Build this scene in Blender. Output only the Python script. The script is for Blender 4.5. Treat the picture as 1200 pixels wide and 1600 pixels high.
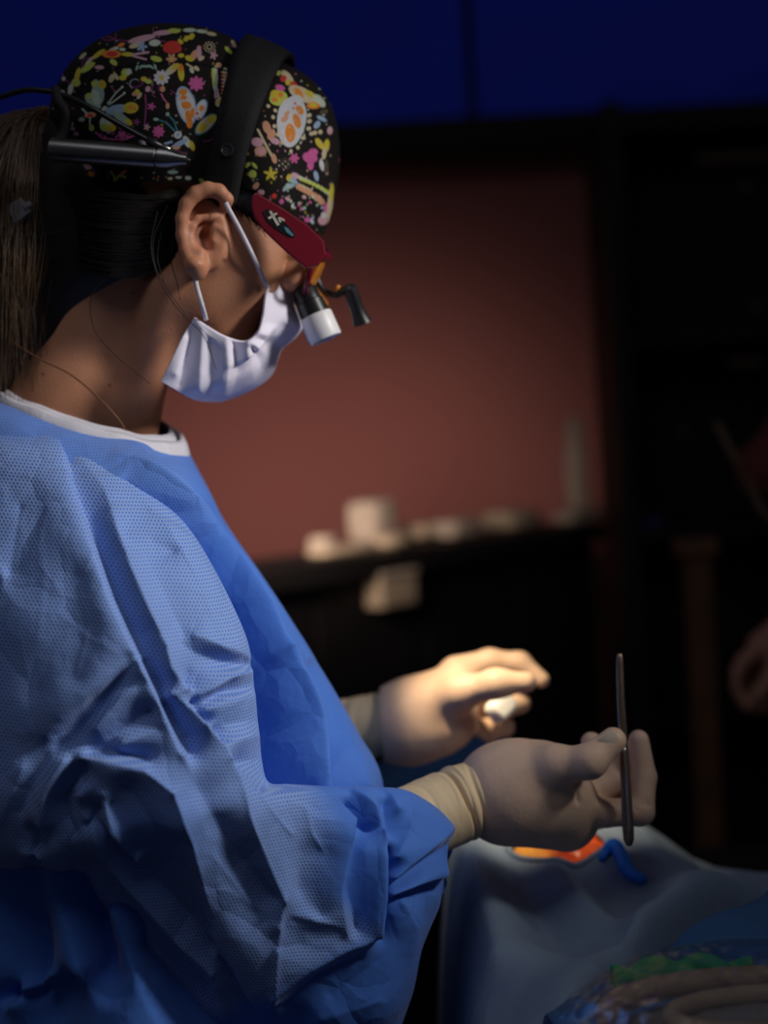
import bpy, bmesh, math, random
import numpy as np
from mathutils import Vector, Matrix
random.seed(7); np.random.seed(7)
for _o in list(bpy.data.objects): bpy.data.objects.remove(_o)
SC = bpy.context.scene
COL = SC.collection

# ------------------------------------------------------------------ camera
F = 2300.0                       # focal length in pixels of the 1200x1600 frame
CAMZ = 1.22
PITCH = math.atan(100.0 / F)
cam = bpy.data.cameras.new('camera'); camo = bpy.data.objects.new('camera', cam); COL.objects.link(camo)
cam.sensor_fit = 'VERTICAL'; cam.sensor_height = 36.0; cam.lens = F / 1600.0 * 36.0
cam.clip_start = 0.05
cam.dof.use_dof = True; cam.dof.focus_distance = 1.01; cam.dof.aperture_fstop = 2.7; cam.dof.aperture_blades = 0
SC.camera = camo
FWD = np.array([0, math.cos(PITCH), -math.sin(PITCH)]); UPV = np.array([0, math.sin(PITCH), math.cos(PITCH)])
ROLL = math.radians(3.2)          # the photograph leans: level lines rise to the right
_X = np.array([1.0, 0, 0]); RGT = math.cos(ROLL) * _X - math.sin(ROLL) * UPV; UPV = math.sin(ROLL) * _X + math.cos(ROLL) * UPV
CAM = np.array([0, 0, CAMZ])
camo.matrix_world = Matrix(((RGT[0], UPV[0], -FWD[0], 0), (RGT[1], UPV[1], -FWD[1], 0), (RGT[2], UPV[2], -FWD[2], CAMZ), (0, 0, 0, 1)))
def at_y(px, py, y):
    r = P(px, py, 1.0) - CAM; return CAM + r * (y / r[1])

def P(px, py, d):
    return CAM + d * (FWD + (px - 600.0) / F * RGT - (py - 800.0) / F * UPV)
def PA(px, py, d):
    px, py, d = np.broadcast_arrays(np.asarray(px, float), np.asarray(py, float), np.asarray(d, float))
    return CAM + d[..., None] * (FWD + ((px - 600.0) / F)[..., None] * RGT - ((py - 800.0) / F)[..., None] * UPV)
def proj(V):
    q = np.asarray(V) - CAM
    d = q @ FWD
    return 600 + F * (q @ RGT) / d, 800 - F * (q @ UPV) / d, d

# ------------------------------------------------------------------ world, exposure, lights
W = bpy.data.worlds.new('world'); SC.world = W; W.use_nodes = True
bg = W.node_tree.nodes['Background']; bg.inputs[0].default_value = (0.62, 0.62, 0.82, 1); bg.inputs[1].default_value = 0.036
SC.view_settings.view_transform = 'Standard'; SC.view_settings.look = 'None'
SC.view_settings.exposure = 0.0; SC.view_settings.gamma = 1.0; SC.view_settings.use_curve_mapping = False

def aim(o, target):
    o.rotation_euler = (Vector(target) - o.location).to_track_quat('-Z', 'Y').to_euler()
def area(name, loc, target, size, energy, color, spread=math.pi):
    l = bpy.data.lights.new(name, 'AREA'); l.shape = 'DISK'; l.size = size; l.energy = energy; l.color = color; l.spread = spread
    o = bpy.data.objects.new(name, l); COL.objects.link(o); o.location = loc; aim(o, target); return o
def spot(name, loc, target, energy, color, angle, blend, radius):
    l = bpy.data.lights.new(name, 'SPOT'); l.energy = energy; l.color = color; l.spot_size = angle; l.spot_blend = blend; l.shadow_soft_size = radius
    o = bpy.data.objects.new(name, l); COL.objects.link(o); o.location = loc; aim(o, target); return o

# operating lamp ahead of the surgeon, an added unseen fill light above the camera, a lamp washing the red wall
spot('operating_lamp_light', (0.86, 0.74, 1.74), tuple(P(320, 820, 1.05)), 50, (1.0, 0.97, 0.93), math.radians(38), 1.0, 0.12)
area('camera_fill_light', (-0.25, 0.1, 2.6), (-0.2, 1.1, 1.2), 0.9, 3.2, (0.9, 0.92, 1.0))
spot('wall_wash_light', tuple(P(330, 740, 2.3)), tuple(P(500, 900, 3.7)), 31, (1.0, 0.84, 0.72), math.radians(74), 1.0, 0.2)

# ------------------------------------------------------------------ mesh helpers
def link(o, parent=None):
    COL.objects.link(o)
    if parent is not None:
        o.parent = parent
        o.matrix_parent_inverse = parent.matrix_basis.inverted()
    return o
def mk(name, V, Fc, mat, parent=None, smooth=True, col=None, uv=None, attrs=None):
    me = bpy.data.meshes.new(name)
    V = np.ascontiguousarray(V, dtype=np.float32)
    if isinstance(Fc, np.ndarray):
        n = Fc.shape[1]; m = Fc.shape[0]
        me.vertices.add(len(V)); me.vertices.foreach_set('co', V.ravel())
        me.loops.add(m * n); me.loops.foreach_set('vertex_index', np.ascontiguousarray(Fc, dtype=np.int32).ravel())
        me.polygons.add(m); me.polygons.foreach_set('loop_start', np.arange(m, dtype=np.int32) * n)
        try: me.polygons.foreach_set('loop_total', np.full(m, n, dtype=np.int32))
        except Exception: pass
        me.update(calc_edges=True); me.validate()
    else:
        me.from_pydata([tuple(v) for v in V], [], [tuple(f) for f in Fc]); me.update()
    me.polygons.foreach_set('use_smooth', np.full(len(me.polygons), smooth))
    if col is not None:
        a = me.color_attributes.new('paint', 'FLOAT_COLOR', 'POINT')
        c = np.ones((len(V), 4), np.float32); c[:, :3] = col; a.data.foreach_set('color', c.ravel())
    if attrs:
        for k, v in attrs.items():
            a = me.attributes.new(k, 'FLOAT', 'POINT'); a.data.foreach_set('value', np.ascontiguousarray(v, dtype=np.float32))
    if uv is not None:
        a = me.attributes.new('flatuv', 'FLOAT_VECTOR', 'POINT')
        u3 = np.zeros((len(V), 3), np.float32); u3[:, :2] = uv; a.data.foreach_set('vector', u3.ravel())
    me.materials.append(mat)
    o = bpy.data.objects.new(name, me)
    return link(o, parent)
def tag(o, label=None, cat=None, group=None, kind=None):
    if label: o['label'] = label
    if cat: o['category'] = cat
    if group: o['group'] = group
    if kind: o['kind'] = kind
    return o
def empty(name, loc, label=None, cat=None, group=None):
    o = bpy.data.objects.new(name, None); o.empty_display_size = 0.05; o.location = tuple(loc); COL.objects.link(o)
    return tag(o, label, cat, group)
def grid_faces(nu, nv, wrap_v=False):
    i = np.arange(nu - 1)[:, None]; j = np.arange(nv if wrap_v else nv - 1)[None, :]
    j2 = (j + 1) % nv
    return np.stack([i * nv + j, i * nv + j2, (i + 1) * nv + j2, (i + 1) * nv + j], -1).reshape(-1, 4)
def catmull(pts, n):
    pts = np.asarray(pts, float); m = len(pts)
    ext = np.vstack([2 * pts[0] - pts[1], pts, 2 * pts[-1] - pts[-2]])
    t = np.linspace(0, m - 1, n); k = np.minimum(t.astype(int), m - 2); u = (t - k)[:, None]
    a, b, c, d = ext[k], ext[k + 1], ext[k + 2], ext[k + 3]
    return 0.5 * (2 * b + (c - a) * u + (2 * a - 5 * b + 4 * c - d) * u ** 2 + (3 * b - a - 3 * c + d) * u ** 3)
def polyarc(pts, s):
    pts = np.asarray(pts, float); seg = np.linalg.norm(np.diff(pts, axis=0), axis=1); L = np.concatenate([[0], np.cumsum(seg)]); L /= L[-1]
    return np.stack([np.interp(s, L, pts[:, k]) for k in range(pts.shape[1])], -1)
def tube_geo(path, rad, sides=8, caps=True, squash=None):
    path = np.asarray(path, float); n = len(path)
    rad = np.full(n, rad) if np.isscalar(rad) else np.asarray(rad, float)
    T = np.gradient(path, axis=0); T /= np.linalg.norm(T, axis=1)[:, None] + 1e-12
    ref = np.array([0, 1.0, 0.02]) if abs(T[0][1]) < 0.9 else np.array([1.0, 0, 0])
    N = np.zeros_like(T); q = ref - T[0] * (ref @ T[0]); N[0] = q / np.linalg.norm(q)
    for i in range(1, n):
        q = N[i - 1] - T[i] * (N[i - 1] @ T[i]); N[i] = q / (np.linalg.norm(q) + 1e-12)
    B = np.cross(T, N); a = np.linspace(0, 2 * np.pi, sides, endpoint=False)
    sq = 1.0 if squash is None else squash
    V = path[:, None, :] + rad[:, None, None] * (np.cos(a)[None, :, None] * N[:, None, :] * sq + np.sin(a)[None, :, None] * B[:, None, :])
    V = V.reshape(-1, 3); Fq = [tuple(f) for f in grid_faces(n, sides, True)]
    if caps:
        Fq.append(tuple(range(sides))[::-1]); Fq.append(tuple((n - 1) * sides + k for k in range(sides)))
    return V, Fq
def tube(name, path, rad, mat, parent=None, sides=10, squash=None):
    V, Fq = tube_geo(path, rad, sides, True, squash); return mk(name, V, Fq, mat, parent)
def merge(geos):
    Vs, Fs, o = [], [], 0
    for V, Fq in geos:
        Vs.append(np.asarray(V)); Fs += [tuple(i + o for i in f) for f in Fq]; o += len(V)
    return np.vstack(Vs), Fs
def prism(name, poly, d0, d1, mat, parent=None, bevel=0.0, smooth=False):
    """polygon given as photo-pixel corners, cut from a slab between depths d0 and d1"""
    n = len(poly)
    A = [P(x, y, d0) for x, y in poly]; dm = d0
    B = [a + FWD * (d1 - d0) for a in A]
    Fq = [tuple(range(n)), tuple(range(2 * n - 1, n - 1, -1))] + [(i, i + n, (i + 1) % n + n, (i + 1) % n) for i in range(n)]
    o = mk(name, np.array(A + B), Fq, mat, parent, smooth)
    bm = bmesh.new(); bm.from_mesh(o.data); bmesh.ops.recalc_face_normals(bm, faces=bm.faces)
    if bevel: bmesh.ops.bevel(bm, geom=list(bm.edges), offset=bevel, segments=2, affect='EDGES', profile=0.6)
    bm.to_mesh(o.data); bm.free(); return o
def box(name, c, size, mat, parent=None, rz=0.0, bevel=0.004, jitter=0.0, tilt=(0, 0)):
    bm = bmesh.new(); bmesh.ops.create_cube(bm, size=1)
    for v in bm.verts:
        v.co = Vector((v.co.x * size[0], v.co.y * size[1], v.co.z * size[2]))
        if jitter: v.co += Vector((random.uniform(-1, 1), random.uniform(-1, 1), random.uniform(-1, 1))) * jitter
    if bevel: bmesh.ops.bevel(bm, geom=list(bm.edges), offset=bevel, segments=2, affect='EDGES', profile=0.6)
    me = bpy.data.meshes.new(name); bm.to_mesh(me); bm.free(); me.materials.append(mat)
    o = bpy.data.objects.new(name, me)
    o.location = tuple(c); o.rotation_euler = (tilt[0], tilt[1], rz)
    return link(o, parent)
def lathe(name, a, b, prof, mat, parent=None, sides=32, cap=True):
    """profile [(t along a->b in metres from a, radius)]"""
    a = np.asarray(a, float); b = np.asarray(b, float); ax = (b - a) / np.linalg.norm(b - a)
    q = np.array([0, 1.0, 0]) if abs(ax[1]) < 0.9 else np.array([1.0, 0, 0])
    n = q - ax * (q @ ax); n /= np.linalg.norm(n); m = np.cross(ax, n); an = np.linspace(0, 2 * np.pi, sides, endpoint=False)
    V = np.vstack([a + ax * t + r * (np.cos(an)[:, None] * n + np.sin(an)[:, None] * m) for t, r in prof])
    Fq = [tuple(f) for f in grid_faces(len(prof), sides, True)]
    if cap: Fq += [tuple(range(sides))[::-1], tuple((len(prof) - 1) * sides + k for k in range(sides))]
    o = mk(name, V, Fq, mat, parent)
    bm = bmesh.new(); bm.from_mesh(o.data); bmesh.ops.recalc_face_normals(bm, faces=bm.faces)
    for e in bm.edges:
        if len(e.link_faces) == 2 and e.calc_face_angle(0) > 0.7: e.smooth = False
    bm.to_mesh(o.data); bm.free()
    return o

# signed-distance modelling ------------------------------------------------
class Grid:
    def __init__(s, lo, hi, h):
        lo, hi = np.minimum(lo, hi), np.maximum(lo, hi); s.lo = np.asarray(lo, np.float32); s.h = h
        n = np.ceil((np.asarray(hi) - np.asarray(lo)) / h).astype(int) + 1
        ax = [s.lo[k] + h * np.arange(n[k], dtype=np.float32) for k in range(3)]
        s.X, s.Y, s.Z = ax[0][:, None, None], ax[1][None, :, None], ax[2][None, None, :]
        s.F = np.full(tuple(n), 1.0, np.float32); s.ax = ax
    def sub(s, lo, hi):
        sl = []
        for k in range(3):
            i0 = int(np.clip(np.floor((lo[k] - s.lo[k]) / s.h), 0, s.F.shape[k] - 1)); i1 = int(np.clip(np.ceil((hi[k] - s.lo[k]) / s.h) + 1, 1, s.F.shape[k]))
            sl.append(slice(i0, max(i1, i0 + 1)))
        return tuple(sl)
    def _mix(s, sl, D, k, op):
        A = s.F[sl]
        if op == 'u':
            if k > 0:
                h = np.maximum(k - np.abs(A - D), 0) / k; s.F[sl] = np.minimum(A, D) - h * h * k * 0.25
            else: s.F[sl] = np.minimum(A, D)
        else:
            D = -D; h = np.maximum(k - np.abs(A - D), 0) / max(k, 1e-6); s.F[sl] = np.maximum(A, D) + h * h * k * 0.25
    def cone(s, a, b, ra, rb, k=0.004, op='u'):
        a = np.asarray(a, np.float32); b = np.asarray(b, np.float32); m = max(ra, rb) + k * 2 + 0.02
        sl = s.sub(np.minimum(a, b) - m, np.maximum(a, b) + m)
        X = s.X[sl[0]] - a[0]; Y = s.Y[:, sl[1]] - a[1]; Z = s.Z[:, :, sl[2]] - a[2]; d = b - a; L = float(d @ d) + 1e-12
        t = np.clip((X * d[0] + Y * d[1] + Z * d[2]) / L, 0, 1)
        D = np.sqrt((X - t * d[0]) ** 2 + (Y - t * d[1]) ** 2 + (Z - t * d[2]) ** 2) - (ra + (rb - ra) * t)
        s._mix(sl, D, k, op)
    def chain(s, pts, rad, k=0.004):
        for i in range(len(pts) - 1): s.cone(pts[i], pts[i + 1], rad[i], rad[i + 1], k)
    def ell(s, c, r, axes=None, k=0.01, op='u'):
        c = np.asarray(c, np.float32); m = max(r) + k * 2 + 0.02
        sl = s.sub(c - m, c + m); A = np.eye(3) if axes is None else np.asarray(axes, float)
        X = s.X[sl[0]] - c[0]; Y = s.Y[:, sl[1]] - c[1]; Z = s.Z[:, :, sl[2]] - c[2]
        q0 = np.zeros(1, np.float32); q1 = np.zeros(1, np.float32)
        for i in range(3):
            e = X * A[i][0] + Y * A[i][1] + Z * A[i][2]
            q0 = q0 + (e / r[i]) ** 2; q1 = q1 + (e / r[i] ** 2) ** 2
        q0 = np.sqrt(q0); q1 = np.sqrt(q1) + 1e-9
        s._mix(sl, (q0 * (q0 - 1) / q1).astype(np.float32), k, op)
    def mesh(s, relax=2):
        Fv = s.F; I = Fv < 0; n = Fv.shape
        c = np.zeros((n[0] - 1, n[1] - 1, n[2] - 1), np.int8)
        offs = [(a, b, e) for a in (0, 1) for b in (0, 1) for e in (0, 1)]
        for a, b, e in offs: c += I[a:n[0] - 1 + a, b:n[1] - 1 + b, e:n[2] - 1 + e]
        act = np.argwhere((c > 0) & (c < 8)); idx = np.full(c.shape, -1, np.int32); idx[tuple(act.T)] = np.arange(len(act))
        S = np.zeros((len(act), 3)); cnt = np.zeros(len(act))
        for p in offs:
            for k in range(3):
                if p[k] == 0:
                    q = list(p); q[k] = 1
                    fa = Fv[act[:, 0] + p[0], act[:, 1] + p[1], act[:, 2] + p[2]]; fb = Fv[act[:, 0] + q[0], act[:, 1] + q[1], act[:, 2] + q[2]]
                    w = (fa < 0) != (fb < 0); t = np.where(w, fa / np.where(fa == fb, 1, fa - fb), 0)
                    pt = np.array(p, float)[None, :].repeat(len(act), 0); pt[:, k] += t
                    S += pt * w[:, None]; cnt += w
        V = (act + S / cnt[:, None]) * s.h + s.lo
        Q = []
        for k in range(3):
            a = np.take(I, range(n[k] - 1), k); b = np.take(I, range(1, n[k]), k)
            e = np.argwhere(a != b); inside = a[tuple(e.T)]
            u, v = (k + 1) % 3, (k + 2) % 3
            ok = (e[:, u] > 0) & (e[:, v] > 0) & (e[:, u] < n[u] - 1) & (e[:, v] < n[v] - 1); e = e[ok]; inside = inside[ok]
            def cell(du, dv):
                z = e.copy(); z[:, u] -= du; z[:, v] -= dv; return idx[tuple(z.T)]
            q = np.stack([cell(1, 1), cell(0, 1), cell(0, 0), cell(1, 0)], -1)
            q[~inside] = q[~inside][:, ::-1]; Q.append(q)
        Q = np.vstack(Q)
        for _ in range(relax):
            acc = np.zeros_like(V); ct = np.zeros(len(V))
            for a, b in ((0, 1), (1, 2), (2, 3), (3, 0)):
                for x, y in ((a, b), (b, a)):
                    for kk in range(3): acc[:, kk] += np.bincount(Q[:, x], V[Q[:, y], kk], len(V))
                    ct += np.bincount(Q[:, x], minlength=len(V))
            V = 0.5 * V + 0.5 * acc / np.maximum(ct, 1)[:, None]
        return V, Q

# crease fields: heights given along fold lines (photo pixels), spread between them
class Folds:
    def __init__(s, lines, soft=3.0, step=5.0):
        pts, hs = [], []; s.lines = lines
        for ln in lines:
            pl = np.array([(p[0], p[1]) for p in ln['p']], float); hh = ln['h']
            L = np.linalg.norm(np.diff(pl, axis=0), axis=1).sum() if len(pl) > 1 else 0
            n = max(2, int(L / step) + 1) if len(pl) > 1 else 1
            q = polyarc(pl, np.linspace(0, 1, n)) if n > 1 else pl
            h = np.interp(np.linspace(0, 1, n), np.linspace(0, 1, len(hh)), hh) if not np.isscalar(hh) else np.full(n, float(hh))
            pts.append(q); hs.append(h)
        pts = np.vstack(pts); hs = np.concatenate(hs)
        D = np.linalg.norm(pts[:, None] - pts[None], axis=2)
        keep = np.ones(len(pts), bool)
        for i in range(len(pts)):
            if keep[i]: keep[i + 1:] &= ~((D[i, i + 1:] < 3.0))
        pts, hs = pts[keep], hs[keep]; D = D[keep][:, keep]
        n = len(pts); A = np.ones((n + 1, n + 1)); A[:n, :n] = -np.sqrt(D ** 2 + soft ** 2) + 0; A[n, n] = 0
        A[:n, :n] += np.eye(n) * 0.8
        s.w = np.linalg.solve(A, np.concatenate([hs, [0]])); s.p = pts; s.soft = soft
    def __call__(s, x, y):
        out = np.zeros(x.shape); xf = x.ravel(); yf = y.ravel(); o = np.zeros(len(xf))
        p = s.p.astype(np.float32); w = s.w[:-1].astype(np.float32)
        for i in range(0, len(xf), 20000):
            d = np.sqrt((xf[i:i + 20000, None].astype(np.float32) - p[None, :, 0]) ** 2 + (yf[i:i + 20000, None].astype(np.float32) - p[None, :, 1]) ** 2 + s.soft ** 2)
            o[i:i + 20000] = -(d @ w)
        return (o + s.w[-1]).reshape(x.shape)
def cusps(lines, x, y, w=6.0, k=0.3):
    out = np.zeros(x.shape)
    for ln in lines:
        pl = np.array(ln['p'], float); hh = ln['h']
        if len(pl) < 2: continue
        lo, hi = pl.min(0) - 5 * w, pl.max(0) + 5 * w
        m = (x > lo[0]) & (x < hi[0]) & (y > lo[1]) & (y < hi[1])
        if not m.any(): continue
        xs, ys = x[m], y[m]; best = np.full(len(xs), 1e9); hv = np.zeros(len(xs)); sp = np.linspace(0, 1, len(pl))
        ha = np.interp(sp, np.linspace(0, 1, len(hh)), hh) if not np.isscalar(hh) else np.full(len(pl), float(hh))
        for i in range(len(pl) - 1):
            d = pl[i + 1] - pl[i]; t = np.clip(((xs - pl[i, 0]) * d[0] + (ys - pl[i, 1]) * d[1]) / (d @ d + 1e-9), 0, 1)
            r = np.hypot(xs - pl[i, 0] - t * d[0], ys - pl[i, 1] - t * d[1]); b = r < best; best = np.where(b, r, best); hv = np.where(b, ha[i] + (ha[i + 1] - ha[i]) * t, hv)
        out[m] += k * hv * np.exp(-best / w)
    return out
def L(h, *p): return {'h': h, 'p': p}
def vnormals(V, Q):
    n = np.cross(V[Q[:, 2]] - V[Q[:, 0]], V[Q[:, 3]] - V[Q[:, 1]]); N = np.zeros_like(V)
    for c in range(4):
        for k in range(3): N[:, k] += np.bincount(Q[:, c], n[:, k], len(V))
    return N / (np.linalg.norm(N, axis=1)[:, None] + 1e-12)

# ------------------------------------------------------------------ materials
def mat(name, color, rough=0.6, metal=0.0, spec=0.4, noise=0.0, nscale=40.0, bump=0.0, bscale=200.0, sheen=0.0, emit=None, alpha=1.0, trans=0.0, sss=0.0, attr=False, bdist=0.001):
    m = bpy.data.materials.new(name); m.use_nodes = True; nt = m.node_tree; b = nt.nodes['Principled BSDF']
    b.inputs['Base Color'].default_value = (*color, 1); b.inputs['Roughness'].default_value = rough; b.inputs['Metallic'].default_value = metal
    b.inputs['Specular IOR Level'].default_value = spec
    if sheen: b.inputs['Sheen Weight'].default_value = sheen
    if trans: b.inputs['Transmission Weight'].default_value = trans
    if alpha < 1: b.inputs['Alpha'].default_value = alpha
    if sss:
        b.inputs['Subsurface Weight'].default_value = sss; b.inputs['Subsurface Radius'].default_value = (0.008, 0.003, 0.0015); b.inputs['Subsurface Scale'].default_value = 1.0
    if emit: b.inputs['Emission Color'].default_value = (*emit[0], 1); b.inputs['Emission Strength'].default_value = emit[1]
    tc = nt.nodes.new('ShaderNodeTexCoord')
    src = None
    if attr:
        a = nt.nodes.new('ShaderNodeVertexColor'); a.layer_name = 'paint'; src = a.outputs[0]
    if noise:
        n = nt.nodes.new('ShaderNodeTexNoise'); n.inputs['Scale'].default_value = nscale; n.inputs['Detail'].default_value = 5; nt.links.new(tc.outputs['Object'], n.inputs['Vector'])
        mr = nt.nodes.new('ShaderNodeMapRange'); mr.inputs['To Min'].default_value = 1 - noise; mr.inputs['To Max'].default_value = 1 + noise; mr.inputs['From Min'].default_value = 0.25; mr.inputs['From Max'].default_value = 0.75
        nt.links.new(n.outputs['Fac'], mr.inputs['Value'])
        mx = nt.nodes.new('ShaderNodeVectorMath'); mx.operation = 'SCALE'
        if src is None: mx.inputs[0].default_value = color
        else: nt.links.new(src, mx.inputs[0])
        nt.links.new(mr.outputs[0], mx.inputs['Scale']); src = mx.outputs[0]
    if src is not None: nt.links.new(src, b.inputs['Base Color'])
    if bump:
        n = nt.nodes.new('ShaderNodeTexNoise'); n.inputs['Scale'].default_value = bscale; n.inputs['Detail'].default_value = 4; nt.links.new(tc.outputs['Object'], n.inputs['Vector'])
        bp = nt.nodes.new('ShaderNodeBump'); bp.inputs['Strength'].default_value = bump; bp.inputs['Distance'].default_value = bdist
        nt.links.new(n.outputs['Fac'], bp.inputs['Height']); nt.links.new(bp.outputs[0], b.inputs['Normal'])
    return m

def gown_material():
    m = bpy.data.materials.new('gown_fabric'); m.use_nodes = True; nt = m.node_tree; b = nt.nodes['Principled BSDF']; N = nt.nodes.new; K = nt.links.new
    b.inputs['Roughness'].default_value = 0.7; b.inputs['Specular IOR Level'].default_value = 0.25; b.inputs['Sheen Weight'].default_value = 0.15
    at = N('ShaderNodeAttribute'); at.attribute_name = 'flatuv'
    dm = N('ShaderNodeAttribute'); dm.attribute_name = 'dots'
    a = 0.00245
    def lat(shift):
        s1 = N('ShaderNodeVectorMath'); s1.operation = 'DIVIDE'; s1.inputs[1].default_value = (a, a * 1.732, 1); K(at.outputs['Vector'], s1.inputs[0])
        s2 = N('ShaderNodeVectorMath'); s2.operation = 'ADD'; s2.inputs[1].default_value = (shift, shift, 0); K(s1.outputs[0], s2.inputs[0])
        s3 = N('ShaderNodeVectorMath'); s3.operation = 'FRACTION'; K(s2.outputs[0], s3.inputs[0])
        s4 = N('ShaderNodeVectorMath'); s4.operation = 'SUBTRACT'; s4.inputs[1].default_value = (0.5, 0.5, 0); K(s3.outputs[0], s4.inputs[0])
        s5 = N('ShaderNodeVectorMath'); s5.operation = 'MULTIPLY'; s5.inputs[1].default_value = (1, 1.732, 0); K(s4.outputs[0], s5.inputs[0])
        s6 = N('ShaderNodeVectorMath'); s6.operation = 'LENGTH'; K(s5.outputs[0], s6.inputs[0]); return s6.outputs['Value']
    mn = N('ShaderNodeMath'); mn.operation = 'MINIMUM'; K(lat(0.0), mn.inputs[0]); K(lat(0.5), mn.inputs[1])
    mr = N('ShaderNodeMapRange'); mr.interpolation_type = 'SMOOTHSTEP'; mr.inputs['From Min'].default_value = 0.16; mr.inputs['From Max'].default_value = 0.42; K(mn.outputs[0], mr.inputs['Value'])
    mu = N('ShaderNodeMath'); mu.operation = 'MULTIPLY'; K(mr.outputs[0], mu.inputs[0]); K(dm.outputs['Fac'], mu.inputs[1])
    tc = N('ShaderNodeTexCoord')
    nz = N('ShaderNodeTexNoise'); nz.inputs['Scale'].default_value = 9; nz.inputs['Detail'].default_value = 4; K(tc.outputs['Object'], nz.inputs['Vector'])
    base = N('ShaderNodeMix'); base.data_type = 'RGBA'; base.inputs[6].default_value = (0.05, 0.16, 0.58, 1); base.inputs[7].default_value = (0.07, 0.2, 0.64, 1); K(nz.outputs['Fac'], base.inputs[0])
    mx = N('ShaderNodeMix'); mx.data_type = 'RGBA'; mx.inputs[7].default_value = (0.24, 0.35, 0.65, 1); K(mu.outputs[0], mx.inputs[0]); K(base.outputs[2], mx.inputs[6])
    K(mx.outputs[2], b.inputs['Base Color'])
    n2 = N('ShaderNodeTexNoise'); n2.inputs['Scale'].default_value = 70; n2.inputs['Detail'].default_value = 5; n2.inputs['Distortion'].default_value = 0.6; K(tc.outputs['Object'], n2.inputs['Vector'])
    b1 = N('ShaderNodeBump'); b1.inputs['Strength'].default_value = 0.35; b1.inputs['Distance'].default_value = 0.002; K(n2.outputs['Fac'], b1.inputs['Height'])
    cn = N('ShaderNodeVectorMath'); cn.operation = 'MULTIPLY_ADD'; cn.inputs[1].default_value = (0.09, 0.09, 0.09); K(nz.outputs['Color'], cn.inputs[0]); K(tc.outputs['Object'], cn.inputs[2])
    vc = N('ShaderNodeTexVoronoi'); vc.feature = 'DISTANCE_TO_EDGE'; vc.inputs['Scale'].default_value = 15; K(cn.outputs[0], vc.inputs['Vector'])
    vm = N('ShaderNodeMapRange'); vm.inputs['From Max'].default_value = 0.22; K(vc.outputs['Distance'], vm.inputs['Value'])
    b3 = N('ShaderNodeBump'); b3.inputs['Strength'].default_value = 0.42; b3.inputs['Distance'].default_value = 0.004; K(vm.outputs[0], b3.inputs['Height']); K(b1.outputs[0], b3.inputs['Normal']); b1 = b3
    b2 = N('ShaderNodeBump'); b2.inputs['Strength'].default_value = 0.5; b2.inputs['Distance'].default_value = 0.0004; K(mu.outputs[0], b2.inputs['Height']); K(b1.outputs[0], b2.inputs['Normal']); K(b2.outputs[0], b.inputs['Normal'])
    return m

M = {}
M['gown'] = gown_material()
M['band'] = mat('white_neckband', (0.62, 0.6, 0.66), 0.8, noise=0.12, nscale=60, bump=0.4, bscale=300)
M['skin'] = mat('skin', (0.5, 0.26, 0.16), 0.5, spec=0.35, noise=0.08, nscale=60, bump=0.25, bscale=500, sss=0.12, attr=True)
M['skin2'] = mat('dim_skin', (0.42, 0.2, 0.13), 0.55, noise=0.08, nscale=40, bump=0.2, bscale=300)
M['glove'] = mat('latex_glove', (0.66, 0.45, 0.32), 0.5, spec=0.35, noise=0.06, nscale=60, bump=0.25, bscale=260, bdist=0.0012)
M['cuff'] = mat('glove_cuff', (0.7, 0.53, 0.32), 0.6, spec=0.3, noise=0.06, nscale=60, bump=0.2, bscale=200)
M['cap'] = mat('printed_cap_cloth', (0.02, 0.02, 0.02), 0.85, spec=0.15, noise=0.1, nscale=300, bump=0.3, bscale=900, attr=True, bdist=0.0004)
M['black'] = mat('black_strap', (0.012, 0.011, 0.012), 0.75, spec=0.25, noise=0.2, nscale=300, bump=0.5, bscale=1200, bdist=0.0004)
M['blackp'] = mat('black_plastic', (0.012, 0.012, 0.013), 0.35, spec=0.45, noise=0.1, nscale=50)
M['gun'] = mat('dark_steel_tube', (0.2, 0.19, 0.18), 0.32, metal=1.0, noise=0.1, nscale=80)
M['steel'] = mat('bright_steel', (0.6, 0.58, 0.55), 0.3, metal=1.0, noise=0.05, nscale=80)
M['inst'] = mat('instrument_steel', (0.34, 0.25, 0.18), 0.34, metal=1.0, noise=0.15, nscale=120)
M['red'] = mat('red_frame', (0.17, 0.006, 0.018), 0.32, spec=0.5, noise=0.08, nscale=30)
M['emblem'] = mat('emblem_black', (0.01, 0.01, 0.012), 0.4, noise=0.1, nscale=30)
M['emblem_w'] = mat('emblem_cream', (0.6, 0.55, 0.45), 0.5, noise=0.1, nscale=300)
M['emblem_t'] = mat('emblem_teal', (0.12, 0.28, 0.34), 0.4, noise=0.2, nscale=300)
M['whitep'] = mat('white_plastic', (0.72, 0.7, 0.72), 0.4, noise=0.04, nscale=40)
M['amber'] = mat('amber_filter', (0.55, 0.2, 0.025), 0.25, spec=0.5, noise=0.1, nscale=60)
M['mask'] = mat('mask_cloth', (0.76, 0.72, 0.84), 0.8, spec=0.2, noise=0.05, nscale=40, bump=0.35, bscale=120, bdist=0.0015)
M['loop'] = mat('ear_loop', (0.72, 0.68, 0.74), 0.8, noise=0.1, nscale=300)
M['hair'] = mat('dark_hair', (0.012, 0.008, 0.006), 0.5, spec=0.3, noise=0.4, nscale=60)
M['hairb'] = mat('brown_hair', (0.105, 0.06, 0.032), 0.42, spec=0.45, noise=0.5, nscale=50)
M['clip'] = mat('grey_hair_clip', (0.2, 0.2, 0.22), 0.3, noise=0.1, nscale=60, alpha=0.7)
M['cord'] = mat('brown_cord', (0.16, 0.06, 0.02), 0.5, noise=0.2, nscale=200)
M['wall'] = mat('red_wall_paint', (0.4, 0.14, 0.12), 0.85, spec=0.15, noise=0.05, nscale=3, bump=0.15, bscale=60)
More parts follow.
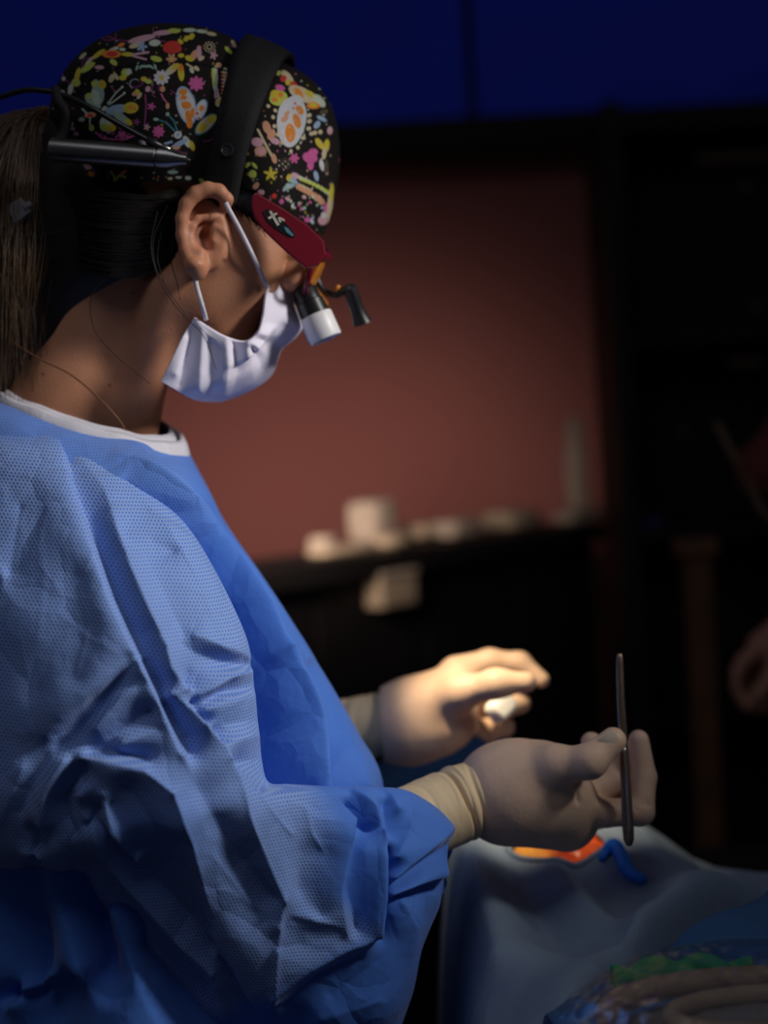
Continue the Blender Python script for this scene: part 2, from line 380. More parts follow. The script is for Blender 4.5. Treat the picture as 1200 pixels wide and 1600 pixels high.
M['bluewall'] = mat('blue_panel', (0.03, 0.07, 0.85), 0.7, spec=0.2, noise=0.08, nscale=4, bump=0.1, bscale=80)
M['dark'] = mat('black_laminate', (0.012, 0.01, 0.01), 0.6, spec=0.2, noise=0.15, nscale=10)
M['floor'] = mat('floor_vinyl', (0.05, 0.045, 0.045), 0.6, noise=0.15, nscale=6)
M['cream'] = mat('cream_paper', (0.52, 0.38, 0.26), 0.8, noise=0.12, nscale=25, bump=0.4, bscale=30, bdist=0.004)
M['offw'] = mat('off_white_wrap', (0.46, 0.35, 0.27), 0.8, noise=0.15, nscale=30, bump=0.6, bscale=40, bdist=0.005)
M['navy'] = mat('navy_case', (0.01, 0.02, 0.16), 0.5, noise=0.1, nscale=20)
M['drape'] = mat('drape_cloth', (0.22, 0.29, 0.39), 0.8, spec=0.2, noise=0.1, nscale=14, bump=0.4, bscale=60, bdist=0.003)
M['drape2'] = mat('blue_drape_cloth', (0.05, 0.13, 0.28), 0.8, spec=0.2, noise=0.1, nscale=14, bump=0.4, bscale=60, bdist=0.003)
M['bluetube'] = mat('bright_blue_sleeve', (0.02, 0.24, 0.9), 0.4, noise=0.1, nscale=60)
M['swab'] = mat('white_swab', (0.95, 0.95, 0.92), 0.8, noise=0.04, nscale=200, bump=0.5, bscale=600)
M['nail'] = mat('glove_fingernail', (0.66, 0.55, 0.42), 0.35, noise=0.05, nscale=100)
M['maroon'] = mat('maroon_scrubs', (0.11, 0.018, 0.016), 0.85, noise=0.15, nscale=30, bump=0.4, bscale=60, bdist=0.003)
M['tan'] = mat('tan_trim', (0.1, 0.065, 0.035), 0.8, noise=0.1, nscale=60)
M['wood'] = mat('brown_wood', (0.16, 0.07, 0.03), 0.6, noise=0.3, nscale=20)
M['green'] = mat('green_towel', (0.03, 0.36, 0.13), 0.7, noise=0.2, nscale=60, bump=0.5, bscale=150)
M['tanrub'] = mat('tan_tubing', (0.42, 0.29, 0.18), 0.45, noise=0.1, nscale=60)
M['slate'] = mat('slate_tray', (0.22, 0.2, 0.18), 0.5, noise=0.1, nscale=40)

# ================================================================== THE ROOM
def wallslab(name, a, b, thick, m, parent=None):
    """upright slab between two plan points, z range given in a[2], b[2]"""
    d = np.array([b[0] - a[0], b[1] - a[1]]); ln = np.hypot(*d); n = np.array([-d[1], d[0]]) / ln * thick
    z0, z1 = a[2], b[2]
    V = [(a[0], a[1], z0), (b[0], b[1], z0), (b[0] + n[0], b[1] + n[1], z0), (a[0] + n[0], a[1] + n[1], z0)]
    V += [(x, y, z1) for x, y, _ in V]
    Fq = [(0, 3, 2, 1), (4, 5, 6, 7), (0, 1, 5, 4), (1, 2, 6, 5), (2, 3, 7, 6), (3, 0, 4, 7)]
    return mk(name, np.array(V, float), Fq, m, parent, False)
DW = 3.6
fl = mk('floor', np.array([(-2.6, -0.6, -0.02), (2.6, -0.6, -0.02), (2.6, 4.2, -0.02), (-2.6, 4.2, -0.02), (-2.6, -0.6, 0), (2.6, -0.6, 0), (2.6, 4.2, 0), (-2.6, 4.2, 0)], float),
        [(0, 3, 2, 1), (4, 5, 6, 7), (0, 1, 5, 4), (1, 2, 6, 5), (2, 3, 7, 6), (3, 0, 4, 7)], M['floor'], None, False)
tag(fl, kind='structure')
wb = wallslab('wall_back', (-2.6, 3.75, 0.0), (2.6, 3.75, 2.8), 0.1, M['wall']); tag(wb, kind='structure')
# blue panelled band above, standing proud of the red wall, with a black rail under it
def upper(x): return 3.55                     # plan line of the band
za = at_y(735, 182, 3.55)[2]
band = wallslab('wall_upper', (-2.6, upper(-2.6) + 0.05, za - 0.02), (2.6, upper(2.6) + 0.05, 2.8), 0.08, M['dark']); tag(band, kind='structure')
xs = at_y(735, 100, 3.55)[0]
for x0, x1 in ((-2.6, xs - 0.011), (xs + 0.011, 2.6)):
    wallslab('panel', (x0, upper(x0), za), (x1, upper(x1), 2.8), 0.045, M['bluewall'], band)
rail = wallslab('trim_1', (-2.6, upper(-2.6) - 0.012, za - 0.075), (2.6, upper(2.6) - 0.012, za - 0.002), 0.14, M['dark']); tag(rail, kind='structure')

# ------------------------------------------------------------------ supply bench with its clutter
def bench_pt(px, lift=0.0):
    """point on the front edge line of the bench top"""
    t = (px - 420.0) / 530.0
    return at_y(px, 893.0 - 86.0 * t, 2.5 + 0.8 * t) + np.array([0, 0, lift])
A = bench_pt(300); B = bench_pt(945); ZT = 0.985
bench = empty('supply_bench', ((A[0] + B[0]) / 2, (A[1] + B[1]) / 2 + 0.1, 0), 'long black supply bench against the red wall behind the surgeon', 'bench')
dirb = (B - A)[:2]; lenb = np.hypot(*dirb); dirb /= lenb; nb = np.array([-dirb[1], dirb[0]])
rzb = math.atan2(dirb[1], dirb[0])
def bpos(px, back, z):
    q = px
    for _ in range(6):
        p = bench_pt(q); r = np.array([p[0] + nb[0] * back, p[1] + nb[1] * back, z]); q += px - proj(r)[0]
    return r
zfront = lambda px: bench_pt(px)[2]
ZT = float(np.mean([zfront(p) for p in (450, 700, 900)]))
c = (A + B) / 2
def bbox(name, along, back, z, size, m, parent, **k):
    p = np.array([c[0] + dirb[0] * along + nb[0] * back, c[1] + dirb[1] * along + nb[1] * back, z]); return box(name, p, size, m, parent, rz=rzb, **k)
bbox('bench_top', 0, 0.10, ZT - 0.02, (lenb, 0.22, 0.04), M['dark'], bench)
for i in range(4):
    bbox('drawer_unit', (i - 1.5) * lenb / 4, 0.115, (ZT - 0.04) / 2 + 0.02, (lenb / 4 - 0.012, 0.17, ZT - 0.08), M['dark'], bench)
bbox('plinth', 0, 0.12, 0.025, (lenb - 0.05, 0.14, 0.05), M['dark'], bench)
def onbench(px): 
    p = bench_pt(px); return p
def crumple(name, px, back, size, m, label, cat, n=14, amp=0.18, group=None, seed=1):
    rs = np.random.RandomState(seed); u = np.linspace(0, np.pi, n); v = np.linspace(0, 2 * np.pi, n * 2, endpoint=False)
    U, Vv = np.meshgrid(u, v, indexing='ij'); sp = lambda x: np.sign(x) * np.abs(x) ** 0.45
    pts = np.stack([sp(np.sin(U)) * sp(np.cos(Vv)), sp(np.sin(U)) * sp(np.sin(Vv)), sp(np.cos(U))], -1).reshape(-1, 3)
    off = np.zeros(len(pts))
    for _ in range(14):
        k = rs.normal(size=3) * 3.2; off += np.abs(np.sin(pts @ k + rs.uniform(0, 6))) / 14
    pts = pts * (1 - amp + 2 * amp * off[:, None]) * np.array(size) / 2
    pts[:, 2] -= pts[:, 2].min()
    ca, sa = math.cos(rzb), math.sin(rzb); pts = np.stack([pts[:, 0] * ca - pts[:, 1] * sa, pts[:, 0] * sa + pts[:, 1] * ca, pts[:, 2]], -1)
    p = bpos(px, back, ZT); o = mk(name, pts + p, grid_faces(n, n * 2, True), m, None, True); return tag(o, label, cat, group)
crumple('gauze_stack', 584, 0.12, (0.082, 0.07, 0.085), M['offw'], 'crumpled off-white block of wadding standing on the black bench', 'gauze', seed=3, amp=0.22)
crumple('instrument_packet', 505, 0.12, (0.04, 0.045, 0.03), M['offw'], 'small pale rounded packet left of the crumpled wadding on the bench', 'packet', seed=4)
crumple('paper_packet', 532, 0.045, (0.14, 0.06, 0.016), M['cream'], 'flat cream paper packet at the left end of the bench clutter', 'packet', seed=5, amp=0.1)
crumple('paper_packet', 612, 0.035, (0.07, 0.05, 0.026), M['cream'], 'small cream packet at the bench edge just above the boxy carton', 'packet', seed=6)
crumple('paper_packet', 664, 0.13, (0.09, 0.06, 0.03), M['cream'], 'cream packet lying right of the crumpled wadding', 'packet', seed=8)
crumple('paper_packet', 715, 0.05, (0.10, 0.06, 0.036), M['offw'], 'pale crumpled packet at mid bench with a rounded top', 'packet', seed=9, amp=0.25)
crumple('paper_packet', 800, 0.09, (0.13, 0.08, 0.04), M['cream'], 'low tan packet between the mid-bench packets and the tall white bottle', 'packet', seed=10)
crumple('paper_packet', 905, 0.055, (0.14, 0.06, 0.03), M['offw'], 'broad off-white packet at the foot of the tall white bottle', 'packet', seed=11)
bt = bpos(905, 0.125, ZT)
btl = empty('squeeze_bottle', bt, 'tall slim off-white bottle standing at the right end of the bench', 'bottle')
lathe('bottle_body', bt, bt + np.array([0, 0, 1]), [(0, 0.024), (0.004, 0.027), (0.14, 0.027), (0.17, 0.024), (0.185, 0.018)], M['offw'], btl)
lathe('bottle_cap', bt + np.array([0, 0, 0.185]), bt + np.array([0, 0, 1]), [(0, 0.021), (0.03, 0.021), (0.036, 0.017), (0.055, 0.01), (0.058, 0.006)], M['offw'], btl)
cp = bpos(609, -0.037, ZT - 0.070)
ct = empty('carton', cp, 'small cream carton fixed to the front of the bench below the packets', 'box')
box('carton_body', cp, (0.105, 0.05, 0.06), M['cream'], ct, rz=rzb, bevel=0.006)
box('carton_lid', cp + np.array([0, -0.002, 0.031]), (0.112, 0.056, 0.014), M['offw'], ct, rz=rzb, bevel=0.004)
nv = at_y(1006, 822, 3.215); nv[2] = 1.0265
nc = empty('blue_case', nv, 'dim navy blue case lying at the far right end of the bench', 'case')
box('case_body', nv, (0.075, 0.05, 0.02), M['navy'], nc, rz=0, bevel=0.005); box('case_latch', nv + np.array([0, -0.036, 0.004]), (0.02, 0.008, 0.008), M['blackp'], nc, rz=rzb, bevel=0.002)

# ------------------------------------------------------------------ dark rack to the right
rx = at_y(972, 800, 3.17)[0] + 0.36
rack = empty('equipment_rack', (rx, 3.25, 0), 'tall black equipment rack lost in shadow right of the red wall', 'rack')
for sx in (-0.34, 0.34):
    box('upright', (rx + sx, 3.32, 0.97), (0.04, 0.3, 1.92), M['dark'], rack)
box('back_panel', (rx, 3.46, 0.97), (0.64, 0.02, 1.9), M['dark'], rack)
for zz in (0.12, 0.6, 1.0, 1.42, 1.88):
    s_ = box('shelf', (rx, 3.31, zz), (0.635, 0.26, 0.03), M['dark'], rack)
for px, py, w in ((1150, 246, 0.17), (1165, 566, 0.075)):
    p = at_y(px, py, 3.172); b_ = box('shelf_edge', (p[0], 3.172, p[2]), (w, 0.012, 0.014), M['tan'], rack, bevel=0.003)
for px, py in ((1168, 290), (1185, 478), (1070, 675)):
    p = at_y(px, py, 3.15); lathe('control_knob', (p[0], 3.18, p[2]), (p[0], 3.0, p[2]), [(0, 0.011), (0.012, 0.011), (0.016, 0.008)], M['tan'], rack, 16)

# brown post standing in the gloom
pp = P(1098, 1085, 2.6)
post = empty('wooden_stand', (pp[0], pp[1], 0), 'dim brown wooden stand post in the dark beside the assistant', 'stand')
box('post', (pp[0], pp[1], 0.53), (0.045, 0.04, 0.96), M['wood'], post)
box('foot', (pp[0], pp[1], 0.025), (0.36, 0.07, 0.05), M['wood'], post); box('foot', (pp[0], pp[1], 0.026), (0.07, 0.36, 0.05), M['wood'], post)
box('top_block', (pp[0], pp[1], 1.015), (0.07, 0.06, 0.03), M['wood'], post)

# ------------------------------------------------------------------ assistant at the right edge
g = Grid((0.45, 1.8, 0.0), (1.0, 2.5, 1.75), 0.011)
DA = 2.15
tc_ = P(1400, 900, DA)
ax0 = tc_[0]
g.cone((ax0, 2.15, 0.80), (ax0 + 0.01, 2.15, 1.05), 0.12, 0.10, 0.02)
g.ell((ax0, 2.15, 1.20), (0.125, 0.19, 0.2), None, 0.05)
g.cone((ax0, 2.15, 1.33), (ax0 - 0.02, 2.15, 1.47), 0.055, 0.05, 0.05)
g.ell((ax0 - 0.03, 2.15, 1.56), (0.095, 0.075, 0.115), None, 0.02); g.ell((ax0 - 0.125, 2.15, 1.535), (0.02, 0.014, 0.022), None, 0.015)
for sy in (-1, 1):
    g.cone((ax0, 2.15 + sy * 0.09, 0.80), (ax0, 2.15 + sy * 0.09, 0.45), 0.085, 0.06, 0.02)
    g.cone((ax0, 2.15 + sy * 0.09, 0.45), (ax0 + 0.02, 2.15 + sy * 0.09, 0.06), 0.058, 0.038, 0.02)
    g.cone((ax0 + 0.03, 2.15 + sy * 0.09, 0.035), (ax0 - 0.13, 2.15 + sy * 0.1, 0.03), 0.033, 0.03, 0.02)
sh = (ax0, 1.99, 1.33); el = P(1330, 965, 1.95); wr = P(1238, 985, 2.02)
g.cone(sh, el, 0.055, 0.042, 0.03); g.cone(el, wr, 0.042, 0.028, 0.02)
sh2 = (ax0, 2.31, 1.33); el2 = (ax0 - 0.02, 2.38, 1.07); g.cone(sh2, el2, 0.055, 0.04, 0.03); g.cone(el2, (ax0 - 0.1, 2.3, 0.9), 0.04, 0.03, 0.02)
asst = empty('person', (ax0, 2.15, 0), 'assistant in dark maroon scrubs at the right edge, only a dim hand showing', 'person')
V, Q = g.mesh(2); mk('body', V, Q, M['maroon'], asst)
gh = Grid(P(1125, 1135, 2.08) - np.array([0.0, 0.12, 0.02]), P(1300, 950, 2.0) + np.array([0.0, 0.1, 0.02]), 0.0022)
H = lambda x, y, d: P(x, y, d)
gh.chain([H(1300, 960, 2.0), H(1240, 985, 2.02)], [0.032, 0.027], 0.01)
gh.cone(H(1240, 985, 2.02), H(1195, 1012, 2.02), 0.028, 0.025, 0.02); gh.cone(H(1245, 1000, 2.02), H(1208, 1040, 2.03), 0.026, 0.022, 0.02)
for pts in ([(1195, 1005, 2.01), (1162, 1032, 2.0), (1146, 1062, 2.0), (1158, 1092, 2.0)], [(1200, 1018, 2.03), (1166, 1045, 2.03), (1152, 1076, 2.03), (1166, 1104, 2.02)],
            [(1208, 1030, 2.05), (1180, 1058, 2.055), (1168, 1088, 2.05), (1180, 1108, 2.05)], [(1216, 1042, 2.07), (1196, 1070, 2.07), (1190, 1092, 2.07), (1198, 1108, 2.07)]):
    gh.chain([H(*q) for q in pts], [0.0115, 0.0105, 0.0095, 0.008], 0.003)
gh.chain([H(1225, 1020, 2.0), H(1203, 1062, 1.985), H(1185, 1085, 1.985), H(1169, 1103, 1.99)], [0.016, 0.0125, 0.011, 0.0085], 0.004)
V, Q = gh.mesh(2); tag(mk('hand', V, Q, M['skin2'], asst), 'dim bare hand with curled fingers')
pth = catmull([P(1120, 660, 2.06), P(1140, 700, 2.03), P(1168, 748, 2.0), P(1198, 806, 1.98), P(1260, 830, 1.97)], 24)
gs = Grid((0.40, 1.9, 0.95), (0.85, 2.25, 1.5), 0.006)
gs.cone(P(1330, 600, 2.08), P(1265, 700, 2.03), 0.075, 0.062, 0.02); gs.cone(P(1265, 700, 2.03), P(1200, 735, 2.02), 0.06, 0.045, 0.03)
V, Q = gs.mesh(2); slv = mk('sleeve', V, Q, M['maroon'], asst)
tube('sleeve_trim', pth, 0.006, M['tan'], asst)

# ================================================================== THE SURGEON
surg = empty('person', (P(150, 900, 1.16)[0], 1.16, 0), 'surgeon in blue gown, flowered cap, mask and loupes, looking down at gloved hands', 'person')
DH = 1.15

# ---- head, ear and neck: one continuous surface
lo = np.minimum(P(-40, 760, 1.30), P(-40, 760, 1.0)); hi = np.maximum(P(545, 60, 1.30), P(545, 60, 1.0))
lo[1] = 1.035; hi[1] = 1.27
g = Grid(lo, hi, 0.0014)
FA = (0.85 * RGT - 0.53 * UPV); UA = (0.53 * RGT + 0.85 * UPV); SA = -FWD; AX = [FA, UA, SA]
g.ell(P(305, 235, DH), (0.093, 0.083, 0.075), AX, 0.02)
g.ell(P(366, 415, DH), (0.046, 0.085, 0.060), AX, 0.03)
g.ell(P(415, 345, DH), (0.036, 0.055, 0.062), AX, 0.02)
for s in (-1, 1):
    g.cone(P(330, 470, DH - s * 0.043), P(362, 560, DH - s * 0.012), 0.018, 0.014, 0.03)
    g.ell(P(398, 428, DH - s * 0.042), (0.018, 0.028, 0.017), AX, 0.02)            # cheekbone
    g.ell(P(467, 428, DH - s * 0.031), (0.014, 0.014, 0.016), AX, 0.01, 'd')      # eye socket
    g.ell(P(456, 432, DH - s * 0.031), (0.012, 0.012, 0.012), AX, 0.003)
g.cone(P(468, 430, DH), P(452, 500, DH), 0.007, 0.011, 0.012)                     # nose
g.ell(P(366, 566, DH), (0.014, 0.02, 0.018), AX, 0.02)                            # chin
g.ell(P(398, 535, DH), (0.012, 0.012, 0.015), AX, 0.01)                           # lips
g.cone(P(215, 430, DH + 0.012), P(118, 640, DH + 0.016), 0.053, 0.054, 0.03)      # neck
g.cone(P(118, 640, DH + 0.016), P(85, 740, DH + 0.02), 0.054, 0.075, 0.03)
g.cone(P(262, 455, 1.098), P(205, 690, 1.135), 0.012, 0.010, 0.03)                # neck tendon
g.cone(P(212, 560, 1.15), P(200, 660, 1.15), 0.014, 0.014, 0.03)
g.ell(P(350, 385, 1.101), (0.026, 0.036, 0.0195), AX, 0.02)                       # cheek running into the ear
# ear
DE = 1.072
def E(x, y, o=0.0): return P(x, y, DE + o)
g.ell(E(318, 362, 0.004), (0.018, 0.028, 0.007), [RGT * 0.97 + UPV * 0.24, UPV * 0.97 - RGT * 0.24, SA], 0.006)
g.ell(E(318, 352, -0.004), (0.0165, 0.0235, 0.0075), [RGT * 0.97 + UPV * 0.24, UPV * 0.97 - RGT * 0.24, SA], 0.003, 'd')
g.chain([E(352, 325, 0.003), E(354, 311, -0.002), E(342, 299, -0.004), E(324, 296, -0.005), E(305, 303, -0.006), E(291, 319, -0.006), E(284, 342, -0.006), E(284, 368, -0.005), E(290, 392, -0.004), E(300, 413, -0.002), E(309, 424, -0.001)],
        [0.0042, 0.005, 0.0054, 0.0056, 0.0056, 0.0052, 0.0046, 0.0044, 0.0046, 0.006, 0.0068], 0.002)
g.chain([E(336, 338, 0.001), E(322, 340, -0.001), E(309, 342, -0.002), E(300, 354, -0.003), E(296, 372, -0.003), E(301, 390, -0.003), E(312, 396, -0.003)], [0.0022, 0.0024, 0.0026, 0.0028, 0.003, 0.0034, 0.0045], 0.003)
g.ell(E(306, 415, -0.001), (0.0085, 0.012, 0.006), None, 0.005)
g.cone(E(336, 360, 0.002), E(333, 376, 0.002), 0.0032, 0.0036, 0.006)            # tragus
g.ell(E(319, 366, 0.001), (0.0042, 0.008, 0.006), None, 0.002, 'd')               # ear canal
g.ell(E(322, 380, 0.000), (0.003, 0.005, 0.005), None, 0.002, 'd')
V, Q = g.mesh(1)
px, py, dd = proj(V)
col = np.tile(np.array([0.5, 0.222, 0.122]), (len(V), 1))
def blob(x, y, r): return np.exp(-((px - x) ** 2 + (py - y) ** 2) / r ** 2) * (dd < 1.16)
ear = blob(315, 350, 60)[:, None]; col = col * (1 - 0.35 * ear) + np.array([0.56, 0.21, 0.13]) * 0.35 * ear
for x, y, r in ((351, 407, 3.6), (171, 602, 2.6), (207, 458, 2.6), (67, 585, 2.6)):
    b_ = np.minimum(1, 1.3 * blob(x, y, r))[:, None]; col = col * (1 - 0.75 * b_) + np.array([0.1, 0.035, 0.02]) * 0.75 * b_
brow = np.minimum(1, 1.4 * blob(462, 396, 14))[:, None]; col = col * (1 - 0.7 * brow) + np.array([0.03, 0.015, 0.01]) * 0.7 * brow
mk('body', V, Q, M['skin'], surg, col=col)

# ---- cap: rays from a centre to a smooth union of two ellipsoids
CC = P(300, 200, DH)
def cap_sdf(p):
    def e(c, r, A, open_low=False):
        q = p - c; a0 = np.zeros(len(p)); a1 = np.zeros(len(p))
        for i in range(3):
            t = q @ np.asarray(A[i]); t = np.where(t < 0, t * 0.5, t) if (open_low and i == 1) else t; a0 += (t / r[i]) ** 2; a1 += (t / r[i] ** 2) ** 2
        a0 = np.sqrt(a0); return a0 * (a0 - 1) / (np.sqrt(a1) + 1e-9)
    ang = math.radians(38); c_, s_ = math.cos(ang), math.sin(ang)
    d1 = e(P(270, 196, DH), (0.0955, 0.0745, 0.088), [RGT, UPV, SA], True)
    d2 = e(P(412, 285, DH), (0.0545, 0.078, 0.084), [RGT, UPV, SA])
    d3 = e(P(400, 225, DH), (0.056, 0.062, 0.083), [c_ * RGT - s_ * UPV, s_ * RGT + c_ * UPV, SA])
    def sm(a, b, k):
        h = np.maximum(k - np.abs(a - b), 0) / k; return np.minimum(a, b) - h * h * k / 4
    return sm(sm(d1, d2, 0.02), d3, 0.02)
def cap_cast(dirs, org=None, off=0.0):
    org = CC if org is None else org
    t0 = np.zeros(len(dirs)); t1 = np.full(len(dirs), 0.2)
    for _ in range(26):
        tm = (t0 + t1) / 2; f = cap_sdf(org + dirs * tm[:, None]) - off; t0 = np.where(f < 0, tm, t0); t1 = np.where(f < 0, t1, tm)
    return org + dirs * ((t0 + t1) / 2)[:, None]
th = np.concatenate([np.linspace(0.004, math.radians(97), 270), np.linspace(math.radians(100), math.radians(179), 22)]); nph = 900
ph = np.linspace(0, 2 * np.pi, nph, endpoint=False); TH, PH = np.meshgrid(th, ph, indexing='ij')
dirs = (np.cos(TH)[..., None] * SA + np.sin(TH)[..., None] * (np.cos(PH)[..., None] * RGT + np.sin(PH)[..., None] * UPV)).reshape(-1, 3)
V = cap_cast(dirs); px, py, dd = proj(V)
Q = grid_faces(len(th), nph, True)[:, ::-1]
# soft gathers in the cloth
fold = Folds([L(0, (60, 40), (540, 20)), L(0, (40, 300), (300, 330), (560, 420)), L(-3, (110, 165), (200, 108), (300, 100), (380, 112)), L(1.5, (110, 190), (230, 150), (330, 150)), L(1, (150, 110), (250, 70), (340, 75)),
              L(-3, (82, 205), (110, 215), (150, 232)), L(2, (95, 180), (130, 200)), L(-3, (440, 130), (470, 190), (480, 260)), L(2.5, (470, 150), (495, 220), (500, 300)), L(2, (430, 180), (440, 260), (430, 300)), L(-2, (455, 240), (450, 300), (490, 345))], 8)
N = vnormals(V, Q); V = V + N * (fold(px, py) / 2000.0)[:, None]
col = np.tile(np.array([0.011, 0.009, 0.008]), (len(V), 1))
def paint_cap(col, px, py):
    def ell(x, y, rx, ry, a, c, soft=0.9):
        w = np.abs(px - x) + np.abs(py - y) < 2.2 * (rx + ry) + 6
        X = px[w] - x; Y = py[w] - y; t = math.radians(a); u = X * math.cos(t) + Y * math.sin(t); v = -X * math.sin(t) + Y * math.cos(t)
        d = (1 - np.sqrt((u / rx) ** 2 + (v / ry) ** 2)) * min(rx, ry)
        k = np.clip(d / soft + 0.5, 0, 1)[:, None]; col[w] = col[w] * (1 - k) + np.array(c) * k
    def line(pts, r, c):
        for (x0, y0), (x1, y1) in zip(pts[:-1], pts[1:]):
            w = (px > min(x0, x1) - 5) & (px < max(x0, x1) + 5) & (py > min(y0, y1) - 5) & (py < max(y0, y1) + 5)
            X = px[w] - x0; Y = py[w] - y0; dx, dy = x1 - x0, y1 - y0; t = np.clip((X * dx + Y * dy) / (dx * dx + dy * dy + 1e-6), 0, 1)
            d = r - np.hypot(X - t * dx, Y - t * dy); k = np.clip(d / 0.9 + 0.5, 0, 1)[:, None]; col[w] = col[w] * (1 - k) + np.array(c) * k
    YEL = (0.62, 0.5, 0.05); LIME = (0.5, 0.58, 0.1); PALE = (0.55, 0.62, 0.5); MINT = (0.33, 0.48, 0.4); ORA = (0.75, 0.25, 0.04); RED = (0.6, 0.05, 0.04); PNK = (0.62, 0.12, 0.34)
    LPK = (0.62, 0.35, 0.42); PUR = (0.3, 0.06, 0.22); WHT = (0.62, 0.62, 0.66); TEA = (0.06, 0.24, 0.32); CRE = (0.62, 0.52, 0.33); LBL = (0.32, 0.44, 0.6); PEA = (0.66, 0.33, 0.2); BRN = (0.09, 0.07, 0.055)
    def flower(x, y, r, c, n=7, cc=None, a0=0):
        for k in range(n):
            a = a0 + 2 * math.pi * k / n; ell(x + r * 0.62 * math.cos(a), y + r * 0.62 * math.sin(a), r * 0.46, r * 0.27, math.degrees(a), c)
        ell(x, y, r * 0.33, r * 0.33, 0, cc or c)
    def star(x, y, r, c):
        for k in range(5):
            a = -math.pi / 2 + 2 * math.pi * k / 5; ell(x + r * 0.45 * math.cos(a), y + r * 0.45 * math.sin(a), r * 0.55, r * 0.2, math.degrees(a), c)
        ell(x, y, r * 0.42, r * 0.42, 0, c)
    rs = np.random.RandomState(5)
    # filler sprinkle over the whole cloth
    for _ in range(420):
        x, y = rs.uniform(70, 530), rs.uniform(40, 400); c = [YEL, LPK, PUR, PALE, PNK, MINT, CRE, ORA][rs.randint(8)]; ell(x, y, rs.uniform(0.8, 2.1), rs.uniform(0.8, 2.0), 0, np.array(c) * 0.6)
    for _ in range(26):
        x, y = rs.uniform(80, 400), rs.uniform(50, 280); a = rs.uniform(0, 6); q = [(x, y)]
        for k in range(6): a += rs.uniform(-0.7, 0.7); x += 6 * math.cos(a); y += 6 * math.sin(a); q.append((x, y))
        line(q, 0.9, np.array(PUR) * 0.7)
    # top row
    for x, y, rx, ry, a, c in ((222, 62, 22, 5, -14, LPK), (255, 52, 16, 4, -6, LPK), (272, 49, 10, 4, 0, LIME), (296, 48, 10, 3.5, 0, PALE), (212, 72, 10, 4, -20, CRE), (190, 72, 6, 3, -25, ORA), (176, 80, 6, 3, -25, CRE), (242, 68, 9, 5, -5, PALE),
                               (315, 50, 9, 3, 5, PALE), (330, 54, 8, 3, 10, CRE), (182, 77, 4, 2.5, 0, PALE), (192, 79, 5, 2.5, 0, PALE), (155, 86, 12, 3.5, -35, YEL), (140, 97, 10, 3, -45, CRE), (130, 88, 7, 3, -40, CRE), (365, 68, 6, 3, 60, CRE), (357, 78, 7, 3, 40, LIME)):
        ell(x, y, rx, ry, a, c)
    ell(269, 74, 14, 9, -3, RED); ell(262, 77, 7, 5, 0, RED); ell(276, 77, 8, 5, 0, RED); ell(282, 66, 5, 3, 40, YEL)
    ell(295, 60, 7, 3, 10, YEL); ell(300, 57, 4, 4, 0, YEL); ell(290, 63, 4, 3, 0, YEL)
    ell(175, 86, 15, 6, 0, ORA); ell(176, 86, 9, 4, 0, RED); ell(200, 86, 10, 3, 0, YEL); line([(208, 86), (232, 82)], 1.5, LPK); line([(208, 88), (228, 92)], 1.4, LPK); flower(222, 74, 8, LBL, 5)
    for k in range(11):
        a = k / 11 * 6.28; ell(327 + 8 * math.cos(a), 74 + 7 * math.sin(a), 1.2, 1.2, 0, CRE); ell(327 + 4 * math.cos(a), 74 + 3.5 * math.sin(a), 1, 1, 0, CRE)
    ell(303, 86, 5, 9, 35, PEA); ell(311, 82, 4, 10, -5, LPK); ell(296, 90, 7, 4, 20, YEL); ell(315, 90, 5, 3, -30, CRE); flower(334, 86, 6, LPK, 5); flower(268, 91, 8, PEA, 6, YEL)
    ell(244, 91, 9, 4, 10, LIME); ell(283, 86, 5, 3, 0, YEL)
    for k in range(5): ell(221 + 7 * (k - 1), 102 - 2 * abs(k - 2) * 0, 6, 1.8, -70 + 35 * k, MINT)
    ell(268, 107, 14, 5.5, -40, CRE); ell(274, 102, 7, 4, -40, YEL); ell(283, 112, 14, 5, 85, YEL); ell(283, 104, 6, 4, 85, ORA); ell(262, 112, 5, 3, -40, PALE)
    flower(252, 120, 12, WHT, 9, YEL); flower(307, 130, 12, PNK, 8)
    line([(292, 98), (306, 106)], 1.4, CRE); ell(308, 105, 5, 3, 45, CRE); ell(300, 108, 5, 3, 60, PALE); ell(342, 100, 5, 4, 0, PEA); ell(352, 106, 3, 3, 0, CRE)
    # caterpillar by the strap
    line([(337, 104), (338, 120), (336, 136), (340, 150)], 3, PALE); line([(333, 106), (334, 132)], 1.8, LIME)
    for k in range(7): ell(346, 110 + 6 * k, 1.6, 1.3, 0, RED); ell(351, 111 + 6 * k, 4.5, 2.6, 10, PEA if k % 2 else CRE)
    ell(338, 146, 3, 9, 10, LPK); ell(343, 160, 6, 8, 25, CRE); ell(350, 147, 3, 5, 0, YEL); ell(343, 160, 3, 4, 25, YEL)
    # left butterfly
    ell(152, 143, 9, 20, -12, MINT); ell(146, 130, 5, 5, 0, LIME); ell(158, 131, 6, 7, 0, YEL); ell(144, 158, 17, 8, 40, MINT); ell(137, 149, 5, 5, 0, LIME); ell(148, 151, 6, 14, -20, PALE)
    ell(183, 172, 17, 8, -12, LBL); ell(205, 169, 12, 9, -5, YEL); ell(205, 168, 3, 4, 0, ORA); ell(211, 170, 2.4, 3, 0, ORA); ell(190, 184, 18, 6, 38, MINT); ell(202, 191, 7, 4, 45, YEL)
    ell(167, 193, 10, 13, 10, PALE); ell(163, 199, 6, 6, 0, LIME); ell(174, 200, 8, 6, 0, YEL)
